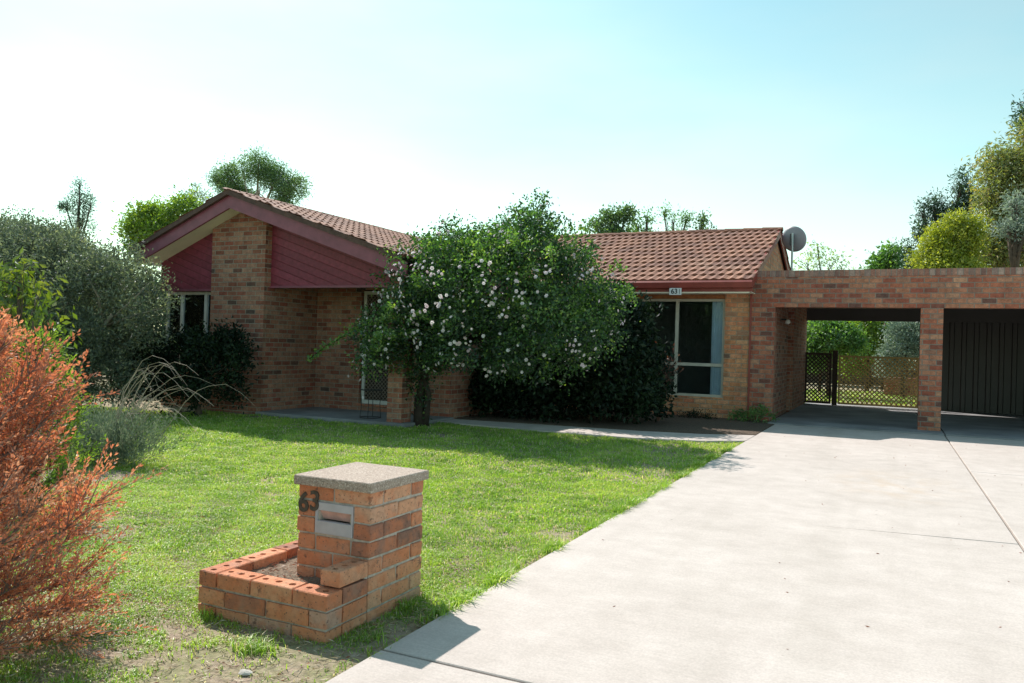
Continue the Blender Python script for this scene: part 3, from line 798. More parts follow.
# wire plant stand on the porch
ws = MB()
cx, cy = -7.62, 10.62
ring = [(cx + .17 * math.cos(q), cy + .17 * math.sin(q), .075) for q in np.linspace(0, 2 * math.pi, 25)]
ws.tube(ring, .006, 5, caps=False); ws.tube([(x, y_, .52) for x, y_, z in ring], .006, 5, caps=False)
for q in (0.4, 1.97, 3.54, 5.1):
    ws.tube([(cx + .17 * math.cos(q), cy + .17 * math.sin(q), .066), (cx + .15 * math.cos(q), cy + .15 * math.sin(q), .3), (cx + .17 * math.cos(q), cy + .17 * math.sin(q), .52)], .006, 5)
o = tag(ws.build('plant_stand', M['black']), 'thin black wire plant stand on the porch slab beside the door', 'plant stand'); centre(o)

# ------------------------------------------------------------------ brick letterbox with planter
lb = empty('brick_letterbox', (-2.4, 3.1, 0), label='orange brick letterbox pillar numbered 63 with attached brick planter on the lawn', cat='letterbox')
PX0, PX1, PY0, PY1 = -2.582, -2.155, 3.03, 3.49
CH, BT = .0795, .068
def zrow(k): return .61 - CH * (k + 1) + .005        # base of course k from the top
hb = MB()
def rt_(): return min(1, max(0, random.gauss(.5, .23))) if random.random() > .1 else random.uniform(0, .12)
def brick(x0, x1, y0, y1, z0, z1=None):
    hb.box(x0, x1, y0, y1, z0, z1 if z1 else z0 + BT, rt_(), j=.0032)
G = .01
SX0, SX1 = -2.475, -2.255                            # slot plate
for k in range(9):
    z = zrow(k); zb = max(z, -.02)
    if z + BT < .02: continue
    w2 = (PX1 - PX0 - G) / 2; l2 = (PY1 - PY0 - G) / 2
    if k % 2 == 0:
        fr = [(PX0, PX0 + w2), (PX0 + w2 + G, PX1)]
        for a, bb in fr: brick(a, bb, PY0, PY0 + .105, z); brick(a, bb, PY1 - .105, PY1, z)
        brick(PX1 - .105, PX1, PY0 + .115, PY1 - .115, z); brick(PX0, PX0 + .105, PY0 + .115, PY1 - .115, z)
    else:
        for a, bb in ((PY0, PY0 + l2), (PY0 + l2 + G, PY1)): brick(PX1 - .105, PX1, a, bb, z); brick(PX0, PX0 + .105, a, bb, z)
        if k != 1: brick(PX0 + .115, PX1 - .115, PY0, PY0 + .105, z)
        brick(PX0 + .115, PX1 - .115, PY1 - .105, PY1, z)
# remove the bricks where the slot plate sits (course 2 right/left full bricks are shortened)
keepv, keepf, keept = [], [], []
nb = len(hb.v) // 8
for i in range(nb):
    vs = hb.v[i * 8:(i + 1) * 8]; xs = [p[0] for p in vs]; ys = [p[1] for p in vs]; zs = [p[2] for p in vs]
    t_ = hb.t[i * 6]
    if min(ys) < PY0 + .01 and .36 < (min(zs) + max(zs)) / 2 < .53 and max(xs) > SX0 - .0 and min(xs) < SX1:
        x0_, x1_ = min(xs), max(xs)
        segs = []
        if x0_ < SX0 - .03: segs.append((x0_, SX0 - .006))
        if x1_ > SX1 + .03: segs.append((SX1 + .006, x1_))
        for a, bb in segs:
            q = MB(); q.box(a, bb, min(ys), max(ys), min(zs), max(zs), t_, j=.002); keepv.append(q.v); keept.append(t_)
    else: keepv.append(vs); keept.append(t_)
hb = MB()
for vs, t_ in zip(keepv, keept):
    hb.add(vs, [(0, 3, 2, 1), (4, 5, 6, 7), (0, 1, 5, 4), (1, 2, 6, 5), (2, 3, 7, 6), (3, 0, 4, 7)], t_)
hb.build('pillar_bricks', M['mb_brick'], lb, bevel=.004)
co = MB(); e_ = .007
co.box(PX0 + e_, PX1 - e_, PY0 + e_, PY1 - e_, -.02, .430); co.box(PX0 + e_, PX1 - e_, PY0 + e_, PY1 - e_, .495, .602)
co.box(PX0 + e_, SX0 + .02, PY0 + e_, PY1 - e_, .4301, .4949); co.box(SX1 - .02, PX1 - e_, PY0 + e_, PY1 - e_, .4301, .4949); co.box(SX0 + .021, SX1 - .021, PY0 + .25, PY1 - e_, .4301, .4949)
co.build('mortar', M['mortar'], lb)
ca = MB(); ca.box(PX0 - .010, PX1 + .022, PY0 - .03, PY1 + .01, .603, .650, j=.0015); ca.build('concrete_cap', M['cap'], lb, bevel=.004)
# slot plate
sp = MB(); za, zb_ = .378, .526; ox0, ox1, oz0, oz1 = SX0 + .012, SX1 - .008, .438, .488
sp.box(SX0, SX1, PY0 - .004, PY0 + .02, za, oz0); sp.box(SX0, SX1, PY0 - .004, PY0 + .02, oz1, zb_)
sp.box(SX0, ox0, PY0 - .0035, PY0 + .02, oz0, oz1); sp.box(ox1, SX1, PY0 - .0035, PY0 + .02, oz0, oz1)
spo = sp.build('slot_plate', M['plate'], lb, bevel=.0015)
fl = MB(); fl.prism([(ox0 + .004, PY0 + .012, oz1 - .002), (ox1 - .004, PY0 + .012, oz1 - .002), (ox1 - .004, PY0 + .035, oz0 + .003), (ox0 + .004, PY0 + .035, oz0 + .003)], (0, .003, 0))
M['flap'] = plain('pinkish_slot_flap', (.62, .38, .34), .6, .2, 20)
fl.build('slot_flap', M['flap'], spo)
# digits 63 fixed to the upper left of the pillar
for ch, xx, zc in (('6', PX0 + .036, .512), ('3', PX0 + .104, .524)):
    t = text_mesh(ch, .132, .006, 'digit'); t.transform(Matrix.Translation((xx, PY0 - .005, zc)))
    link('number_digit', t, M['digit'], lb)
# planter walls: bricks with three round core holes on the top course
def cored_brick(x0, x1, y0, y1, z0, z1, along):
    """returns verts/faces of a brick with round holes in its top face"""
    bm = bmesh.new()
    j = lambda: random.uniform(-.0018, .0018)
    r = .0165; n = 12; e = .004
    L_ = (x1 - x0) if along == 'x' else (y1 - y0)
    nh = max(1, int(round(L_ / .075))); 
    cen = []
    for i in range(nh):
        q = (i + .5) / nh
        cen.append(((x0 + q * (x1 - x0)), (y0 + y1) / 2) if along == 'x' else ((x0 + x1) / 2, y0 + q * (y1 - y0)))
    top = [bm.verts.new((a, b_, z1)) for a, b_ in ((x0 + e, y0 + e), (x1 - e, y0 + e), (x1 - e, y1 - e), (x0 + e, y1 - e))]
    rim = [bm.verts.new((a + j(), b_ + j(), z1 - e)) for a, b_ in ((x0, y0), (x1, y0), (x1, y1), (x0, y1))]
    bot = [bm.verts.new((a + j(), b_ + j(), z0)) for a, b_ in ((x0, y0), (x1, y0), (x1, y1), (x0, y1))]
    for i in range(4):
        k = (i + 1) % 4
        bm.faces.new((rim[i], rim[k], top[k], top[i])); bm.faces.new((bot[i], bot[k], rim[k], rim[i]))
    bm.faces.new(bot[::-1])
    edges = [bm.edges.get((top[i], top[(i + 1) % 4])) for i in range(4)]
    for (cx_, cy_) in cen:
        rr = r * random.uniform(.85, 1.1)
        ring = [bm.verts.new((cx_ + rr * math.cos(2 * math.pi * i / n), cy_ + rr * .95 * math.sin(2 * math.pi * i / n), z1)) for i in range(n)]
        low = [bm.verts.new((v.co.x, v.co.y, z1 - .055)) for v in ring]
        for i in range(n):
            bm.faces.new((ring[i], low[i], low[(i + 1) % n], ring[(i + 1) % n])); edges.append(bm.edges.get((ring[i], ring[(i + 1) % n])))
        bm.faces.new(low)
    bmesh.ops.triangle_fill(bm, edges=edges, use_beauty=True)
    bmesh.ops.recalc_face_normals(bm, faces=bm.faces)
    V = [tuple(v.co) for v in bm.verts]; bm.verts.index_update()
    F = [tuple(v.index for v in f.verts) for f in bm.faces]; bm.free()
    return V, F
pb = MB()
QX0, QX1, QY0 = -2.905, -2.155, 2.73
TZ = zrow(4)                                         # top course of the planter = course 4 of the pillar
def run(x0, x1, y0, y1, along, z, first, cored, lst):
    a0, a1 = (x0, x1) if along == 'x' else (y0, y1); a = a0; nxt = first
    while a < a1 - .02:
        b_ = min(a + nxt, a1)
        if a1 - b_ < .03: b_ = a1
        q = (a, b_, y0, y1) if along == 'x' else (x0, x1, a, b_)
        if cored: V, F = cored_brick(*q, z, z + BT, along); lst.add(V, F, rt_())
        else: lst.box(*q, z, z + BT, rt_(), j=.002)
        a = b_ + G; nxt = .235
zt = [.094 + .010, .008 + .010, -.07 + .002]
zt = [zrow(5), zrow(6), zrow(7)]
print('planter top', zrow(5) + BT)
for i, z in enumerate(zt):
    z = z; cz = i == 0
    odd = i % 2
    # front wall
    if not odd:
        run(QX0 + .115, QX1, QY0, QY0 + .105, 'x', z, .195, cz, pb); run(QX0, QX0 + .105, QY0, PY1, 'y', z, .235, cz, pb)
        run(QX1 - .105, QX1, QY0 + .115, PY0 - G, 'y', z, .235, False, pb)
    else:
        run(QX0, QX1, QY0, QY0 + .105, 'x', z, .16, cz, pb); run(QX0, QX0 + .105, QY0 + .115, PY1, 'y', z, .235, cz, pb)
        run(QX1 - .105, QX1, QY0 + .115, PY0 - G, 'y', z, .235, False, pb)
    run(QX0 + .115, PX0 - G, PY1 - .105, PY1, 'x', z, .235, cz, pb)
V, F = cored_brick(QX1 - .105, QX1, PY0 - G - .205, PY0 - G, zrow(4), zrow(4) + BT, 'y'); pb.add(V, F, .62)
pb.build('planter_bricks', M['mb_brick'], lb)
co = MB(); e2 = .009; zt0 = zrow(5) + BT * .85
for bx in ((QX0 + e2, QX1 - e2, QY0 + e2, QY0 + .105 - e2), (QX0 + e2, QX0 + .105 - e2, QY0 + .105 - e2, PY1 - e2), (QX1 - .105 + e2, QX1 - e2, QY0 + .105 - e2, PY0), (QX0 + .105 - e2, PX0 + .01, PY1 - .105 + e2, PY1 - e2)):
    co.box(*bx, -.02, zrow(5) - .001)
# mortar between top-course bricks, kept below the cored tops
co.box(QX1 - .105 + e2, QX1 - e2, PY0 - .02, PY0 + .002, zrow(5), zrow(4) + BT * .8)
co.build('planter_mortar', M['mortar'], lb)
so = MB(); N_ = 16; V = []
for i in range(N_ + 1):
    for k in range(N_ + 1):
        V.append((QX0 + .09 + (PX1 - .10 - QX0 - .09) * i / N_, QY0 + .09 + (PY1 - .1 - QY0 - .09) * k / N_, .160 + random.uniform(-.006, .008)))
so.add(V, [(i * (N_ + 1) + k, (i + 1) * (N_ + 1) + k, (i + 1) * (N_ + 1) + k + 1, i * (N_ + 1) + k + 1) for i in range(N_) for k in range(N_)])
def pl_soil():
    k = NT('planter_soil'); p = k.pos(); n2 = k.noise(p, 75, 6, .75); k.bump(n2, 1, .02)
    return k.set(Base_Color=k.ramp(n2, [(.3, (.10, .07, .05)), (.55, (.33, .25, .18)), (.75, (.55, .46, .36))]), Roughness=1.)
so.build('soil', pl_soil(), lb)

# ------------------------------------------------------------------ foliage machinery
def rot_frames(n, dirs=None, spread=1.0):
    """random orthonormal frames (n,3) a: length direction, b: width, c: normal"""
    a = RNG.normal(size=(n, 3))
    if dirs is not None: a = dirs + a * spread
    a /= np.linalg.norm(a, axis=1, keepdims=True) + 1e-9
    b = np.cross(a, RNG.normal(size=(n, 3))); b /= np.linalg.norm(b, axis=1, keepdims=True) + 1e-9
    return a, b, np.cross(a, b)

def leaves_mesh(name, P, size, tint, aspect=.5, dirs=None, spread=1.0, fold=.25):
    n = len(P); a, b, c = rot_frames(n, dirs, spread)
    s = (size if np.ndim(size) else np.full(n, size))[:, None] * RNG.uniform(.65, 1.25, (n, 1))
    V = np.empty((n, 4, 3))
    V[:, 0] = P; V[:, 1] = P + a * s * .5 + b * s * aspect * .5 + c * s * fold * .3
    V[:, 2] = P + a * s; V[:, 3] = P + a * s * .5 - b * s * aspect * .5 + c * s * fold * .3
    i = np.arange(n)[:, None] * 4
    F = np.concatenate([i + np.array([[0, 1, 2]]), i + np.array([[0, 2, 3]])])
    return np_mesh(name, V.reshape(-1, 3), F, {'tint': np.concatenate([tint, tint])})

def blob_points(blobs, n_clump, per, sig, shell=(.55, 1.05), low_cut=-.75):
    """clump centres on the shells of ellipsoids, leaves gaussian round each clump"""
    B = np.array(blobs, float); vol = (B[:, 3] * B[:, 4] + B[:, 4] * B[:, 5] + B[:, 3] * B[:, 5]); pr_ = vol / vol.sum()
    id_ = RNG.choice(len(B), n_clump, p=pr_)
    d = RNG.normal(size=(n_clump, 3)); d /= np.linalg.norm(d, axis=1, keepdims=True)
    d[:, 2] = np.where(d[:, 2] < low_cut, -d[:, 2], d[:, 2])
    lob = RNG.normal(size=(len(B), 9, 3)); lob /= np.linalg.norm(lob, axis=2, keepdims=True)
    dt = np.clip((lob[id_] * d[:, None, :]).sum(2).max(1), 0, 1)
    r = (shell[0] + (shell[1] - shell[0]) * RNG.random((n_clump, 1)) ** .7) * (.80 + .34 * dt ** 7)[:, None]
    C_ = B[id_, :3] + d * r * B[id_, 3:6]
    P = np.repeat(C_, per, 0) + RNG.normal(size=(n_clump * per, 3)) * sig
    ct = np.repeat(RNG.random(n_clump), per); out = np.repeat(d, per, 0)
    return P, ct, out, C_

def limbs(name, base, blobs, r0, mat, parent, extra=None, n_sub=3, fork=.35):
    mb = MB(); base = Vector(base)
    top = Vector(np.average(np.array(blobs)[:, :3], axis=0, weights=np.array(blobs)[:, 3] ** 2))
    f = base.lerp(top, fork); f.x += random.uniform(-.1, .1) * r0 * 5
    mb.tube([base - Vector((0, 0, .05)), base.lerp(f, .5) + Vector((random.uniform(-.5, .5) * r0, random.uniform(-.5, .5) * r0, 0)), f], [r0 * 1.15, r0 * .9, r0 * .8], 8)
    for q in blobs:
        c = Vector(q[:3]); mid = f.lerp(c, .5) + Vector((random.uniform(-.15, .15) * q[3], random.uniform(-.15, .15) * q[3], .15 * q[5]))
        mb.tube([f, mid, c], [r0 * .6, r0 * .4, r0 * .22], 6)
        for _ in range(n_sub):
            d = Vector((random.gauss(0, 1), random.gauss(0, 1), abs(random.gauss(0, .8)))).normalized()
            e = c + Vector((d.x * q[3], d.y * q[4], d.z * q[5])) * .8
            mb.tube([mid.lerp(c, random.uniform(.3, 1)), (c + e) / 2 + Vector((0, 0, -.05 * q[5])), e], [r0 * .25, r0 * .16, r0 * .07], 5)
    if extra is not None:
        for e in extra:
            e = Vector(e); mb.tube([f.lerp(top, random.uniform(.2, .9)), (f + e) / 2 + Vector((0, 0, .05)), e], [r0 * .2, r0 * .12, r0 * .05], 4)
    return mb.build(name, mat, parent, smooth=True)

def tree(kind, label, cat, base, blobs, leafmat, n_clump, per, sig, size, aspect=.45, r0=.12, bark='bark', group=None, spread=1.0, shell=(.5, 1.05), droop=0., low_cut=-.75, trunk='trunk', tvar=.55, fork=.35):
    root = empty(kind, base, label=label, cat=cat, group=group)
    P, ct, out, C_ = blob_points(blobs, n_clump, per, sig, shell, low_cut)
    P[:, 2] = np.maximum(P[:, 2], .02)
    dirs = out * .6 + np.array([0, 0, -droop])
    t = np.clip(.5 + (ct - .5) * tvar * 2 * .9 + RNG.normal(0, .16, len(P)), 0, 1)
    me = leaves_mesh('crown', P, size, t, aspect, dirs, spread)
    link('crown', me, M[leafmat], root)
    limbs(trunk, base, blobs, r0, M[bark], root, C_[:24], fork=fork)
    return root

# pixel -> world, used only to read true positions off the photograph's layout
Mc = np.array([list(r2), list(-u2), list(fw)])
def at(px, py, Y):
    c = np.array([(px - 512) / 790., (py - 341.5) / 790., 1.]); d = Mc.T @ c
    return np.array([0, 0, 1.3]) + d * Y / d[1]

# --- flowering rose over the porch post
rose_blobs = [(-5.55, 10.60, 2.10, 1.25, 1.45, .95), (-4.80, 10.85, 2.65, .72, 1.0, .72), (-6.35, 10.6, 2.20, .80, .95, .78), (-4.25, 10.8, 1.90, .68, 1.15, .80),
              (-6.25, 10.8, 2.80, .55, .6, .42), (-5.6, 10.9, 2.75, .6, .7, .42), (-7.02, 9.95, 1.45, .38, .4, .36), (-7.05, 9.85, 1.05, .26, .28, .34), (-5.7, 10.5, 1.35, 1.05, .9, .55), (-4.95, 11.0, 3.20, .33, .32, .38), (-4.0, 11.3, 1.8, .38, .5, .4), (-6.68, 10.2, 1.9, .40, .45, .45),
              (-4.75, 10.8, 1.35, .9, 1.0, .60), (-6.5, 10.3, 1.25, .6, .6, .45), (-5.15, 11.0, 3.0, .38, .35, .38), (-6.68, 10.6, .6, .14, .13, .5)]
rose = empty('rose_bush', (-6.62, 10.55, 0), label='huge dark green rose bush with small pale pink blossoms at the porch corner', cat='rose bush')
P, ct, out, C_ = blob_points(rose_blobs, 2100, 30, .075, (.5, 1.1), -.9)
# arching canes that escape the crown
canes = []
for i in range(80):
    q = random.choice(rose_blobs[:12]); ang = random.uniform(0, 2 * math.pi)
    ang = random.uniform(-.9, 1.4) if q[0] < -6.1 else ang
    s0 = Vector((q[0] + .7 * q[3] * math.cos(ang), q[1] + .7 * q[4] * math.sin(ang), q[2] + q[5] * random.uniform(.2, .8)))
    L_ = random.uniform(.2, .6); o1 = Vector((math.cos(ang), math.sin(ang), .5)) * L_
    if s0.z > 2.75: continue
    canes.append([s0, s0 + o1 * .6 + Vector((0, 0, .12)), s0 + o1 * 1.2 + Vector((0, 0, -.02 - .2 * random.random()))])
sp0 = Vector(at(372, 322, 9.7)); 
canes.append([sp0 + Vector((.5, .1, .1)), sp0, Vector(at(345, 335, 9.6)), Vector(at(326, 346, 9.55)), Vector(at(308, 360, 9.5))])
canes.append([Vector(at(540, 225, 11)), Vector(at(542, 208, 11)), Vector(at(546, 194, 11))])
CP, CD = [], []
for c_ in canes:
    for i in range(len(c_) - 1):
        seg = c_[i + 1] - c_[i]; n_ = int(seg.length / .0045 / (1 if len(c_) > 3 else 1.3))
        for k in range(n_):
            CP.append(c_[i] + seg * (k / max(1, n_)) + Vector([random.gauss(0, .028) for _ in range(3)])); CD.append(seg.normalized())
CP = np.array([list(p) for p in CP]); CD = np.array([list(p) for p in CD])
hgt = np.clip((P[:, 2] - 1.2) / 2.4, 0, 1)  # higher leaves get a lighter tint: light from above put into leaf colour
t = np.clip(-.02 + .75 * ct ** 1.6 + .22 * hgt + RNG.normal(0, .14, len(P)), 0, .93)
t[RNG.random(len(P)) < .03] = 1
PA = np.concatenate([P, CP]); t[(P[:, 0] < -6.75) & (P[:, 1] < 10.2)] += .22; t = np.clip(t, 0, .97)  # front left lobe tinted up, sunlight put into its leaf colour
TA = np.concatenate([t, RNG.uniform(.6, 1, len(CP))]); DA = np.concatenate([out * .6 + [0, 0, -.2], CD * .5])  # cane leaves tinted bright to look sunlit
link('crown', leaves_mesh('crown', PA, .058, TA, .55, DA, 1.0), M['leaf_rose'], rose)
mb = MB()
mb.tube([(-6.68, 10.62, -.05), (-6.72, 10.66, .4), (-6.6, 10.65, .9), (-6.3, 10.7, 1.5)], [.10, .08, .07, .05], 8)
mb.tube([(-6.6, 10.66, -.05), (-6.55, 10.66, .5), (-6.65, 10.55, 1.0), (-6.9, 10.4, 1.7)], [.06, .045, .04, .03], 7)
for q in rose_blobs: mb.tube([(-6.3, 10.68, 1.2), ((q[0] - 6.3) / 2, (q[1] + 10.68) / 2, (q[2] + 1.5) / 2), q[:3]], [.045, .03, .015], 6)
for c_ in canes: mb.tube(c_, [.006] * len(c_), 4)
M['rose_bark'] = plain('dark_rose_bark', (.045, .032, .026), .95, .4, 9, .8)
mb.build('trunk', M['rose_bark'], rose, smooth=True)
# blossoms: little cupped rosettes
def blossom_mesh(name, r):
    mb = MB()
    for ringi, (n, tilt, rr) in enumerate(((6, .25, r), (5, .8, r * .75), (4, 1.2, r * .5))):
        for k in range(n):
            w_ = 2 * math.pi * k / n + ringi * .5; e = Vector((math.cos(w_), math.sin(w_), 0)); s = Vector((-e.y, e.x, 0))
            o_ = Vector((0, 0, 0)); mid = e * rr * .55 * math.cos(tilt) + Vector((0, 0, rr * .55 * math.sin(tilt))); tip = e * rr * math.cos(tilt) + Vector((0, 0, rr * math.sin(tilt)))
            mb.add([o_, mid + s * rr * .42, tip + s * rr * .2, tip - s * rr * .2, mid - s * rr * .42], [(0, 1, 2, 3, 4)], random.uniform(.2, 1))
    return mb.mesh(name)
bl = [blossom_mesh('flower', r) for r in (.019, .024, .030)]
for b_ in bl: b_.materials.append(M['petal'])
cnt = 0; rest = []
cam_p = np.array([0, 0, 1.3])
B = np.array(rose_blobs)
sites = []
hot = [(402, 395, 10.2), (350, 300, 9.9)]
while len(sites) < 430:
    q = rose_blobs[RNG.choice(len(rose_blobs), p=(B[:, 3] ** 2) / (B[:, 3] ** 2).sum())]
    d = RNG.normal(size=3); d /= np.linalg.norm(d)
    if d[1] > .35: continue
    p = np.array(q[:3]) + d * np.array(q[3:6]) * RNG.uniform(.98, 1.12)
    ins = ((p - B[:, :3]) / (B[:, 3:6] * .93)) ** 2
    if (ins.sum(1) < 1).any(): continue
    if p[2] < .9: continue
    if p[2] > 2.7 and random.random() < .6: continue
    for _k in range(random.choice((1, 1, 1, 2, 3, 5))):
        sites.append((p + RNG.normal(0, .05, 3) * (_k > 0), d))
for _ in range(14):      # dense cluster low by the door, and one near the middle
    sites.insert(0, (np.array(at(random.gauss(372, 9), random.gauss(358, 15), 9.62)), np.array([0, -1, 0.2])))
for _ in range(24):
    sites.insert(0, (np.array(at(random.gauss(490, 28), random.gauss(297, 6), 9.62)), np.array([0, -1, 0.3])))
fm_big = MB()
for i, (p, d) in enumerate(sites):
    rotm = Vector(d + RNG.normal(0, .35, 3)).to_track_quat('Z', 'Y').to_matrix().to_4x4()
    mtx = Matrix.Translation(Vector(p)) @ rotm
    if i < 100:
        o = bpy.data.objects.new('flower', bl[i % 3]); COL.objects.link(o); o.parent = rose
        o.matrix_parent_inverse = Matrix.Translation(-rose.location); o.matrix_basis = mtx
    else:
        me = bl[i % 3]
        fm_big.add([mtx @ v.co for v in me.vertices], [tuple(pp.vertices) for pp in me.polygons], random.uniform(.2, 1))
o = fm_big.build('flower', M['petal'], rose); o['kind'] = 'stuff'

# --- shrubs
tree('grey_green_shrub', 'very large grey green rounded shrub left of the gable window', 'shrub', (-12.2, 8.4, 0),
     [(-12.3, 8.6, 1.80, 1.3, 1.3, 1.25), (-13.4, 8.8, 2.05, 1.4, 1.4, 1.25), (-14.9, 9.0, 2.15, 1.4, 1.4, 1.2), (-11.1, 8.5, 1.6, .98, 1.0, 1.0), (-12.3, 8.0, .8, 1.4, 1.1, .8), (-13.2, 7.8, 1.2, 1.3, 1.1, 1.0), (-11.3, 8.3, .6, .8, .9, .6)],
     'leaf_grey', 4200, 32, .085, .062, .38, .11, 'bark_pale', shell=(.55, 1.07), tvar=.5)
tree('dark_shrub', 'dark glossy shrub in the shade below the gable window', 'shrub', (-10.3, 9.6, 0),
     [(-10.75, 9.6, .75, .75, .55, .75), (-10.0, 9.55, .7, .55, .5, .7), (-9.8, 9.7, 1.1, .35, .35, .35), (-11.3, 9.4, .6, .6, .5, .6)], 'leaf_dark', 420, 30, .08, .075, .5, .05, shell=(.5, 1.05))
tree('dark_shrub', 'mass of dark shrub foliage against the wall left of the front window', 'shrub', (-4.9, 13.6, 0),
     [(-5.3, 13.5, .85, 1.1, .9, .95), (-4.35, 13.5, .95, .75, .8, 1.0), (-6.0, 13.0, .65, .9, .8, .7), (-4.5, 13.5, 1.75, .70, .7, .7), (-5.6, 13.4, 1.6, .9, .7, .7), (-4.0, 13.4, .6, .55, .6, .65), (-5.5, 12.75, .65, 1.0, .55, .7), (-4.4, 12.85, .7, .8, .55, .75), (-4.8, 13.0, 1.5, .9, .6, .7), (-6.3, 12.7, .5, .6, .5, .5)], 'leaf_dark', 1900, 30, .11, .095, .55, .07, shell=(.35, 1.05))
tree('hedge', 'dark hedge closing the side yard left of the house', 'hedge', (-15.0, 13.0, 0),
     [(-14.0, 13.0, 1.3, 1.1, .8, 1.3), (-15.6, 13.0, 1.4, 1.1, .8, 1.4), (-17.4, 13.2, 1.5, 1.3, .9, 1.5), (-19.4, 13.4, 1.5, 1.3, .9, 1.5), (-21.4, 13.4, 1.5, 1.3, .9, 1.5)], 'leaf_conifer', 900, 28, .13, .11, .5, .08)
# low bed plants
tree('low_plant', 'small leafy green plant at the foot of the carport pier', 'plant', (-2.2, 15.2, .03),
     [(-2.2, 15.2, .14, .32, .25, .14), (-2.55, 15.25, .10, .22, .2, .1)], 'leaf_green', 60, 20, .04, .045, .5, .01)
tree('low_plant', 'thin low dark plant at the wall under the front window', 'plant', (-3.3, 15.2, .03),
     [(-3.3, 15.2, .06, .4, .2, .07)], 'leaf_dark', 40, 20, .04, .04, .4, .01)
# bare reddish shrub before the window: twigs with a few dead pale leaves
bs = empty('bare_shrub', (-3.75, 14.0, .03), label='thin leafless shrub with a few dry curled leaves before the front window', cat='shrub')
mb = MB(); tips = []
for i in range(26):
    a0 = random.uniform(0, 6.28); l = random.uniform(.7, 1.35); lean = random.uniform(.1, .45)
    p0 = Vector((-3.75, 14.0, 0)); p1 = p0 + Vector((math.cos(a0) * lean * .4, math.sin(a0) * lean * .4, l * .5)); p2 = p0 + Vector((math.cos(a0) * lean, math.sin(a0) * lean, l))
    mb.tube([p0, p1, p2], [.012, .008, .003], 4)
    for k in range(4):
        s0 = p1.lerp(p2, random.random()); e = s0 + Vector((random.uniform(-.2, .2), random.uniform(-.2, .2), random.uniform(.05, .3))); mb.tube([s0, e], [.004, .002], 3); tips.append(e)
mb.build('twigs', plain('reddish_twig', (.16, .08, .06), .8, .3), bs)
tp = np.array([list(t_) for t_ in tips if t_.z > .95]); tp = np.repeat(tp[:60], 3, 0) + RNG.normal(0, .02, (len(tp[:60]) * 3, 3))
link('dry_leaves', leaves_mesh('dry_leaves', tp, .06, RNG.random(len(tp)), .5), M['dead_leaf'], bs)

# lavender-like silver shrub and pale dead stalks
lv = empty('silver_shrub', (-6.75, 5.35, 0), label='low silver green shrub behind the rust coloured conifer', cat='shrub')
P = RNG.normal(size=(1500, 3)) * [.42, .35, .0] + [-6.75, 5.35, 0]
stems = []; SP = []; SD = []
for i in range(420):
    b0 = np.array([-7.0 + random.gauss(0, .20), 5.35 + random.gauss(0, .2), 0]); d = np.array([random.gauss(0, .45), random.gauss(0, .4), 1]); d /= np.linalg.norm(d); l = random.uniform(.3, .62)
    k = RNG.random(34)[:, None] ** .6; SP.append(b0 + d * l * k + RNG.normal(0, .012, (34, 3))); SD.append(np.repeat(d[None], 34, 0))
SP = np.concatenate(SP); SD = np.concatenate(SD)
link('foliage', leaves_mesh('foliage', SP, .045, RNG.random(len(SP)), .16, SD, .5), M['leaf_lav'], lv)
ds_ = empty('dead_stalks', (-6.6, 5.5, 0), label='pale dry arching stalks rising behind the silver shrub', cat='dead plant')
mb = MB()
for i in range(30):
    b0 = Vector((-7.15 + random.gauss(0, .15), 5.6 + random.gauss(0, .15), .05))
    ex = random.uniform(.35, 1.25); h_ = random.uniform(.45, 1.15); yy = random.uniform(-.25, .35); dr = random.uniform(.05, .3)
    pts = []
    for k in range(9):
        f_ = k / 8; pts.append(b0 + Vector((ex * f_ ** 1.3, yy * f_, h_ * math.sin(f_ * 1.9) - dr * f_ ** 4)) + Vector([random.gauss(0, .008) for _ in range(3)]))
    mb.tube(pts, [.0045 - .0035 * k / 8 for k in range(9)], 4)
    if i % 2:
        s0 = pts[5]; mb.tube([s0, s0 + Vector((random.uniform(.05, .25), random.uniform(-.1, .1), random.uniform(-.02, .12)))], [.002, .001], 3)
mb.build('stalks', M['dry_twig'], ds_)

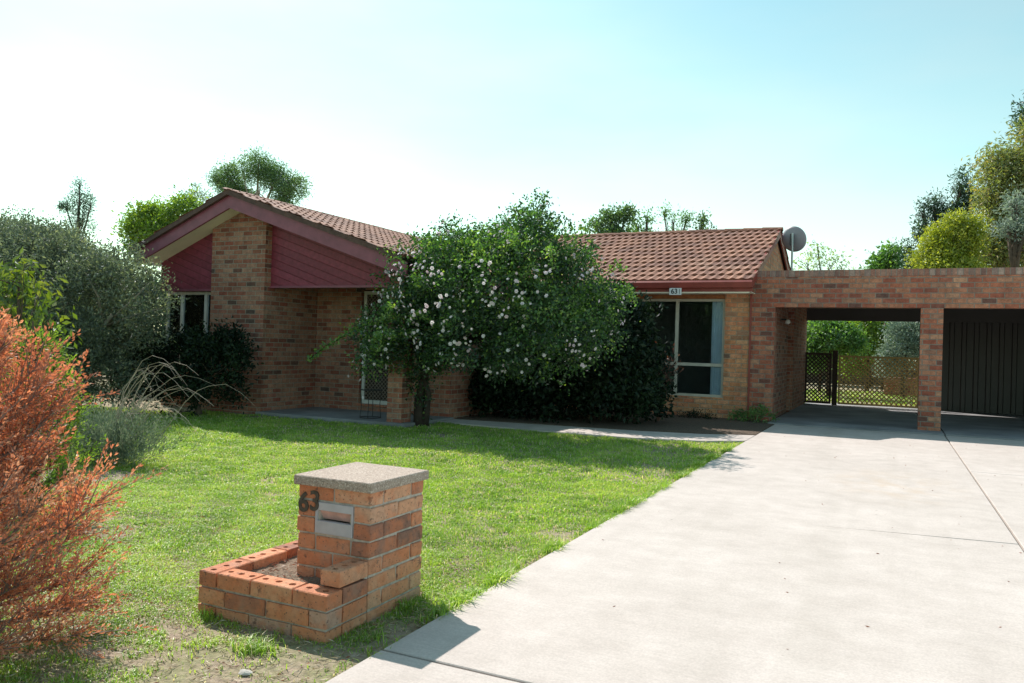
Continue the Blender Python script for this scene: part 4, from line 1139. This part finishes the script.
# --- feathery cypress: ascending sprays of scale leaves
def cypress(kind, label, cat, base, height, radius, mat, n_br, dens, leaf, parent_mat='bark', cone=1.0, seed=3, low=.05, rise_low=.45):
    rnd = random.Random(seed); root = empty(kind, base, label=label, cat=cat)
    base = Vector(base); mb = MB(); P = []; D = []; T = []
    mb.tube([base - Vector((0, 0, .05)), base + Vector((.03, .02, height * .5)), base + Vector((0, 0, height * .97))], [.045 * height, .028 * height, .004], 7)
    def spray(p, d, l, tint):
        n = int(l / .008 * dens); side = d.cross(Vector((rnd.gauss(0, 1), rnd.gauss(0, 1), rnd.gauss(0, 1)))).normalized()
        for k in range(n):
            f = (k + rnd.random()) / n; wd = .16 * l * (1 - f) + .005
            s = rnd.uniform(-1, 1)
            P.append(p + d * l * f + side * s * wd + Vector((0, 0, -.03 * l * abs(s)))); D.append(d + side * s * .9); T.append(min(1, max(0, tint + rnd.gauss(0, .15))))
    for i in range(n_br):
        h = low + (height - low) * ((i + rnd.random()) / n_br) ** 1.0
        rr = radius * (1 - (h / height)) ** .55 * rnd.uniform(.7, 1.1) * cone + .05
        a = i * 2.399 + rnd.uniform(-.5, .5); e = Vector((math.cos(a), math.sin(a), 0))
        hf = h / height; p0 = base + Vector((0, 0, h * (.55 + .3 * hf))); rise = rr * (rise_low + (.95 - rise_low) * min(1, hf * 2)) * rnd.uniform(.6, 1.15)
        pts = [p0, p0 + e * rr * .45 + Vector((0, 0, rise * .25)), p0 + e * rr * .8 + Vector((0, 0, rise * .65)), p0 + e * rr + Vector((0, 0, rise))]
        mb.tube(pts, [.011, .008, .005, .002], 4, caps=False)
        tint = rnd.uniform(.3, .85)
        for k in range(int(10 + 26 * rr)):
            f = .22 + .78 * rnd.random() ** .8; q = f * 3; s_ = min(2, int(q)); p = pts[s_].lerp(pts[s_ + 1], q - s_)
            dd = ((pts[s_ + 1] - pts[s_]).normalized() * .8 + Vector((rnd.gauss(0, .6), rnd.gauss(0, .6), rnd.gauss(.45, .35)))).normalized()
            l = rnd.uniform(.09, .24) * min(1.4, .7 + rr)
            spray(p, dd, l, tint + rnd.uniform(-.15, .15)); mb.tube([p, p + dd * l * .8], [.003, .001], 3, caps=False)
    P = np.array([list(p) for p in P]); D = np.array([list(p) for p in D])
    ok = P[:, 2] > .03; P = P[ok]; D = D[ok]; T = np.array(T)[ok]
    link('foliage', leaves_mesh('foliage', P, leaf, T, .42, D, .35), M[mat], root)
    mb.build('trunk', M[parent_mat], root)
    print(kind, len(P)); return root
cypress('dead_conifer', 'rust brown dead conifer with feathery sprays at the left edge of the lawn', 'conifer', (-3.50, 1.86, 0), 1.50, .66, 'leaf_rust', 125, 1.3, .021, 'dry_bark', seed=5, rise_low=.05)
cypress('green_conifer', 'fresh green feathery conifer just behind the rust brown one', 'conifer', (-5.45, 3.55, 0), 1.42, .38, 'leaf_bright', 60, .7, .024, seed=9)
# leafy yellow-green branch tree at the far left
tree('broadleaf_tree', 'young tree with drooping yellow green leaves behind the dead conifer', 'tree', (-9.3, 6.0, 0),
     [(-9.5, 6.0, 1.9, .36, .5, .25), (-9.05, 6.0, 1.40, .26, .4, .26), (-9.8, 6.0, 1.6, .45, .5, .45), (-9.1, 6.0, 1.0, .26, .4, .26)], 'leaf_young', 130, 8, .09, .11, .42, .05, droop=.9, spread=.5, shell=(.3, 1.1), fork=.6)

# --- trees beyond the house (positions in metres, read off the picture's sight lines)
def blobs_at(Y, lst):
    out = []
    for (px, py, rpx, rpy) in lst:
        c = at(px, py, Y); s = np.linalg.norm(c - cam_p) / 790 * .94
        out.append((c[0], c[1], c[2], rpx * s * .86, rpx * s * .8, rpy * s * .86))
    return out
def far_tree(kind, label, Y, lst, mat, n, per, sig, size, **k):
    bl_ = blobs_at(Y, lst); bx = np.mean([b_[0] for b_ in bl_]); 
    by = np.mean([b_[1] for b_ in bl_])
    k.setdefault('fork', .72)
    return tree(kind, label, 'tree', (float(bx), float(by), 0), bl_, mat, n, per, sig, size, group=None, **k)
far_tree('eucalyptus_tree', 'tall eucalyptus with rounded leaf clumps rising behind the gable', 34, [(232, 180, 18, 20), (258, 170, 22, 19), (240, 196, 20, 14), (293, 186, 18, 14), (276, 178, 16, 16), (218, 180, 9, 12), (283, 200, 14, 10)], 'leaf_euc', 700, 30, .20, .17, aspect=.24, r0=.2, bark='bark_pale', droop=.5, shell=(.35, 1.05), low_cut=-.9)
far_tree('broadleaf_tree', 'bright lime green tree left behind the roof of the gable', 22, [(150, 222, 24, 22), (185, 214, 24, 16), (135, 240, 16, 24), (170, 240, 30, 24), (215, 212, 12, 10)], 'leaf_bright', 520, 26, .17, .15, r0=.14)
far_tree('conifer', 'small dark conifer peeking above the grey green shrub', 30, [(80, 186, 7, 8), (79, 200, 12, 11), (66, 208, 8, 7), (91, 206, 6, 9), (80, 222, 15, 14)], 'leaf_conifer', 120, 24, .14, .16, aspect=.25, r0=.12)
far_tree('thin_tree', 'sparse grey tree top between the lime green tree and the eucalyptus', 38, [(196, 196, 9, 9), (186, 200, 6, 6), (206, 200, 9, 6)], 'leaf_blue', 50, 14, .2, .2, aspect=.3, r0=.08)
far_tree('broadleaf_tree', 'dark rounded tree behind the left part of the bedroom roof', 32, [(610, 219, 11, 9), (626, 216, 9, 9), (597, 226, 8, 6), (615, 240, 22, 14)], 'leaf_euc', 170, 26, .15, .15, r0=.14)
far_tree('broadleaf_tree', 'light green wispy tree behind the middle of the bedroom roof', 36, [(637, 226, 8, 7), (648, 218, 6, 9), (645, 240, 12, 10)], 'leaf_green', 70, 16, .16, .15, r0=.12)
far_tree('thin_tree', 'open feathery tree behind the ridge tiles of the bedroom roof', 34, [(664, 213, 4, 9), (674, 221, 8, 7), (686, 219, 7, 7), (672, 237, 14, 8)], 'leaf_green', 70, 14, .15, .15, aspect=.3, r0=.1)
far_tree('thin_tree', 'little pointed tree nearest the satellite dish above the ridge', 34, [(703, 221, 4, 7), (700, 229, 7, 6), (710, 231, 5, 4)], 'leaf_euc', 34, 14, .13, .14, r0=.08)
far_tree('thin_tree', 'pale open tree just right of the satellite dish', 30, [(818, 256, 12, 8), (830, 262, 18, 8), (805, 264, 12, 8), (817, 247, 4, 6), (845, 268, 14, 5)], 'leaf_pale', 60, 9, .18, .14, aspect=.35, r0=.05)
far_tree('broadleaf_tree', 'small mid green tree at the left of the right hand tree group', 36, [(890, 260, 12, 9), (884, 268, 12, 8)], 'leaf_green', 80, 22, .22, .19, r0=.1)
far_tree('conifer', 'dark blue green conifer behind the golden tree', 34, [(908, 252, 7, 9), (924, 216, 5, 15), (936, 210, 8, 14), (963, 186, 7, 20), (971, 203, 8, 14), (945, 225, 12, 14), (925, 236, 9, 9), (915, 266, 14, 8), (957, 212, 10, 12)], 'leaf_conifer', 300, 24, .16, .16, aspect=.25, r0=.18, shell=(.3, 1.1))
far_tree('golden_tree', 'dense golden yellow green tree above the carport parapet', 27, [(955, 228, 14, 14), (938, 240, 14, 11), (928, 258, 15, 10), (966, 244, 14, 14), (948, 256, 20, 14), (950, 270, 34, 12), (975, 228, 8, 10)], 'leaf_yellow', 640, 26, .13, .11, r0=.16, shell=(.5, 1.12))
far_tree('gum_tree', 'large olive and rust tinged gum tree at the right edge', 30, [(1000, 170, 22, 28), (1020, 190, 30, 45), (995, 215, 18, 30), (1010, 240, 30, 28), (1035, 150, 20, 30), (1045, 220, 30, 50), (985, 255, 22, 16), (1010, 262, 26, 14)], 'leaf_gum', 1100, 26, .19, .15, aspect=.3, r0=.28, bark='bark_pale', droop=.5, shell=(.3, 1.05))
far_tree('blue_gum_tree', 'blue grey foliaged tree before the gum at the right edge', 26, [(1018, 205, 9, 8), (1008, 228, 10, 7), (1024, 228, 12, 10)], 'leaf_blue', 90, 20, .15, .13, aspect=.3, r0=.14)
far_tree('tall_tree', 'high dark branch of a tall tree entering at the right edge', 32, [(1026, 120, 10, 8), (1030, 106, 12, 5), (1034, 130, 14, 14)], 'leaf_conifer', 90, 22, .16, .18, aspect=.3, r0=.2)
# back garden bushes seen through the carport
far_tree('garden_tree', 'dark green spreading tree behind the lattice gate', 27, [(830, 338, 26, 20), (812, 352, 16, 26), (850, 345, 16, 16)], 'leaf_green', 460, 28, .14, .11, r0=.08)
far_tree('garden_tree', 'sunlit yellow green tree in the middle of the back garden', 33, [(868, 330, 16, 22), (880, 345, 16, 18), (856, 365, 14, 12)], 'leaf_bright', 260, 26, .16, .13, r0=.08)
far_tree('garden_tree', 'silvery grey bush at the right of the back garden', 29, [(903, 348, 22, 26), (918, 340, 18, 30), (890, 365, 14, 14)], 'leaf_blue', 300, 28, .14, .10, r0=.08)
far_tree('garden_tree', 'deep green hedge tree closing the far end of the back garden', 38, [(800, 340, 30, 30), (850, 335, 34, 34), (900, 335, 34, 34), (940, 340, 30, 30)], 'leaf_dark', 700, 28, .25, .2, r0=.1)

# ------------------------------------------------------------------ grass
def vnoise(x, y, s, seed):
    r = np.random.default_rng(seed); G_ = r.random((64, 64)); xs = x * s + 100; ys = y * s + 100
    i = np.floor(xs).astype(int); j = np.floor(ys).astype(int); fx = xs - i; fy = ys - j; fx = fx * fx * (3 - 2 * fx); fy = fy * fy * (3 - 2 * fy)
    g_ = lambda a, b_: G_[a % 64, b_ % 64]
    return (g_(i, j) * (1 - fx) + g_(i + 1, j) * fx) * (1 - fy) + (g_(i, j + 1) * (1 - fx) + g_(i + 1, j + 1) * fx) * fy
def patch(x0, x1, y0, y1, n, wd, ht):
    x = RNG.uniform(x0, x1, n); y = RNG.uniform(y0, y1, n)
    dens = .42 * vnoise(x, y, 1.4, 1) + .38 * vnoise(x, y, 4.3, 2) + .32 * vnoise(x, y, 11, 3)
    bare = np.exp(-(((x + 2.25) / .60) ** 2 + ((y - 2.38) / .34) ** 2)) * .62 + np.exp(-(((x + 3.9) / .6) ** 2 + ((y - 2.9) / .3) ** 2)) * .14 + np.exp(-(((x + 3.35) / .35) ** 2 + ((y - 2.25) / .2) ** 2)) * .22
    bare += np.exp(-(((x + 1.9) / .12) ** 2)) * np.where(y < 4.0, .30, .0) + np.exp(-(((x + 4.8) / .45) ** 2 + ((y - 3.6) / .35) ** 2)) * .4
    keep = RNG.random(n) < np.clip((dens - bare - .15) * 3.4, .05, 1)
    inb = (x > QX0 - .0) & (x < QX1 + .0) & (y > QY0) & (y < PY1 + .0)
    inb |= (x > PX0 - .02) & (x < PX1 + .02) & (y > PY0) & (y < PY1 + .02)
    pathy = np.interp(x, [-6.8, -5, -3.3, -2.4, -1.87], [11.2, 11.05, 11.1, 11.4, 11.85])
    keep &= ~inb & (y < pathy + .01)
    keep &= ~((x < -6.65) & (y > 10.2))
    return x[keep], y[keep], wd, ht, dens[keep]
def blades(parts, name):
    VV, FF, TT = [], [], []; b = 0
    for (x, y, wd, ht, dens) in parts:
        n = len(x); h = ht * RNG.uniform(.45, 1.25, n) * (.45 + 1.0 * vnoise(x, y, 7, 7)); az_ = RNG.uniform(0, 2 * np.pi, n); lean = RNG.uniform(.2, 1.3, n)
        d = np.stack([np.cos(az_), np.sin(az_), 0 * az_], 1); s = np.stack([-np.sin(az_), np.cos(az_), 0 * az_], 1); w_ = (wd * RNG.uniform(.6, 1.3, n))[:, None]
        p = np.stack([x, y, 0 * x - .002], 1); zu = np.array([0, 0, 1.])
        m_ = p + d * (h * lean * .35)[:, None] + zu * (h * .6)[:, None]; tp_ = p + d * (h * lean)[:, None] + zu * (h * np.clip(1 - lean * .35, .3, 1))[:, None]
        V = np.stack([p - s * w_ / 2, p + s * w_ / 2, m_ + s * w_ / 2.4, m_ - s * w_ / 2.4, tp_], 1).reshape(-1, 3)
        i = np.arange(n)[:, None] * 5 + b
        F = np.concatenate([i + [[0, 1, 2]], i + [[0, 2, 3]], i + [[3, 2, 4]]])
        dry = RNG.random(n) < (.10 + .25 * np.clip(.55 - dens, 0, 1) * 2)
        t = np.clip(-.05 + .45 * RNG.random(n) + .75 * (vnoise(x, y, 5, 9) * .6 + vnoise(x, y, 1.3, 10) * .5 - .1), 0, .84); t[dry] = RNG.uniform(.88, 1, dry.sum())
        VV.append(V); FF.append(F); TT.append(np.tile(t, 3)); b += n * 5
    return np_mesh(name, np.concatenate(VV), np.concatenate(FF), {'tint': np.concatenate(TT)})
parts = [patch(-5.2, -1.87, 1.5, 3.4, 110000, .0045, .026), (lambda q: (q[0][q[4] > .45], q[1][q[4] > .45], q[2], q[3], q[4][q[4] > .45]))(patch(-1.95, -1.85, 1.8, 11.5, 14000, .006, .075)), patch(-6.2, -1.87, 3.4, 5.2, 90000, .0055, .030), patch(-8.6, -1.87, 5.2, 7.4, 90000, .008, .034), patch(-10.8, -1.87, 7.4, 11.9, 100000, .011, .038), patch(-11.5, -5.8, 3.0, 7.4, 22000, .008, .035), patch(-13.5, -8.4, 5.6, 9.6, 30000, .011, .045), patch(-11.5, -7.2, 4.4, 8.5, 40000, .009, .05)]
# lush tufts: near the letterbox corner and along the planter
def tuft(cx_, cy_, r, n, ht):
    x = cx_ + RNG.normal(0, r, n); y = cy_ + RNG.normal(0, r * .7, n)
    return (x, y, .005, ht, np.full(n, .9))
parts += [tuft(-2.36, 2.52, .05, 260, .06), tuft(-2.8, 2.70, .03, 50, .06), tuft(-2.62, 2.68, .04, 60, .04), tuft(-2.1, 3.3, .03, 90, .05), tuft(-3.0, 3.2, .06, 160, .045)]
gm = blades(parts, 'lawn_grass')
tag(link('lawn_grass', gm, M['grass']), 'short patchy green lawn grass with dry straw blades', 'grass', kind='stuff')
x = RNG.uniform(-4, 4, 9000); y = RNG.uniform(22.3, 32, 9000)
gm = blades([(x, y, .03, .07, np.full(9000, .6))], 'back_grass')
tag(link('back_grass', gm, M['grass']), 'sunny grass of the back garden beyond the lattice', 'grass', kind='stuff')

# litter of dry leaves, straw and crumbs on soil and concrete
x = RNG.uniform(-5, -1.9, 1500); y = RNG.uniform(1.7, 4.2, 1500)
Pl = np.stack([x, y, np.full(1500, .008)], 1)
x2 = RNG.uniform(-1.8, 2.8, 140); y2 = RNG.uniform(2.4, 14, 140); Pl = np.concatenate([Pl, np.stack([x2, y2, np.full(140, .034)], 1)])
x3 = QX0 + .1 + RNG.random(260) * .55; y3 = QY0 + .12 + RNG.random(260) * .5; Pl = np.concatenate([Pl, np.stack([x3, y3, np.full(260, .172)], 1)])
dl = RNG.normal(size=(len(Pl), 3)) * [1, 1, .12]
me = leaves_mesh('leaf_litter', Pl, .022, RNG.random(len(Pl)), .3, dl, .05)
tag(link('leaf_litter', me, M['dead_leaf']), 'dry leaf and straw litter scattered on soil and driveway', 'litter', kind='stuff')
M['straw'] = leaf_mat('dry_straw', [(0, (.30, .22, .14)), (.5, (.52, .42, .28)), (1, (.72, .63, .48))], .2, tr_mul=(1, 1, .9))
n_ = 9000; x = RNG.uniform(-5.6, -1.86, n_); y = RNG.uniform(1.6, 4.6, n_)
kp = ~((x > QX0) & (x < QX1) & (y > QY0) & (y < PY1)); x = x[kp]; y = y[kp]; n_ = len(x)
me = leaves_mesh('dry_straw', np.stack([x, y, RNG.uniform(.002, .014, n_)], 1), .045, RNG.random(n_), .07, RNG.normal(size=(n_, 3)) * [1, 1, .12], .05)
tag(link('dry_straw', me, M['straw']), 'dry straw and clippings lying among the near grass', 'straw', kind='stuff')
for (px_, py_, r_, lab) in ((-2.22, 2.33, .022, 'small pale stone lying on bare soil before the letterbox'), (-3.18, 2.32, .024, 'flat pale stone in the grass left of the planter')):
    bm = bmesh.new(); bmesh.ops.create_icosphere(bm, subdivisions=2, radius=r_)
    for v in bm.verts: v.co *= random.uniform(.85, 1.12); v.co.z *= .5; v.co.x *= 1.3
    me = bpy.data.meshes.new('stone'); bm.to_mesh(me); bm.free()
    o = link('stone', me, M['stone']); o.location = (px_, py_, .008); tag(o, lab, 'stone')
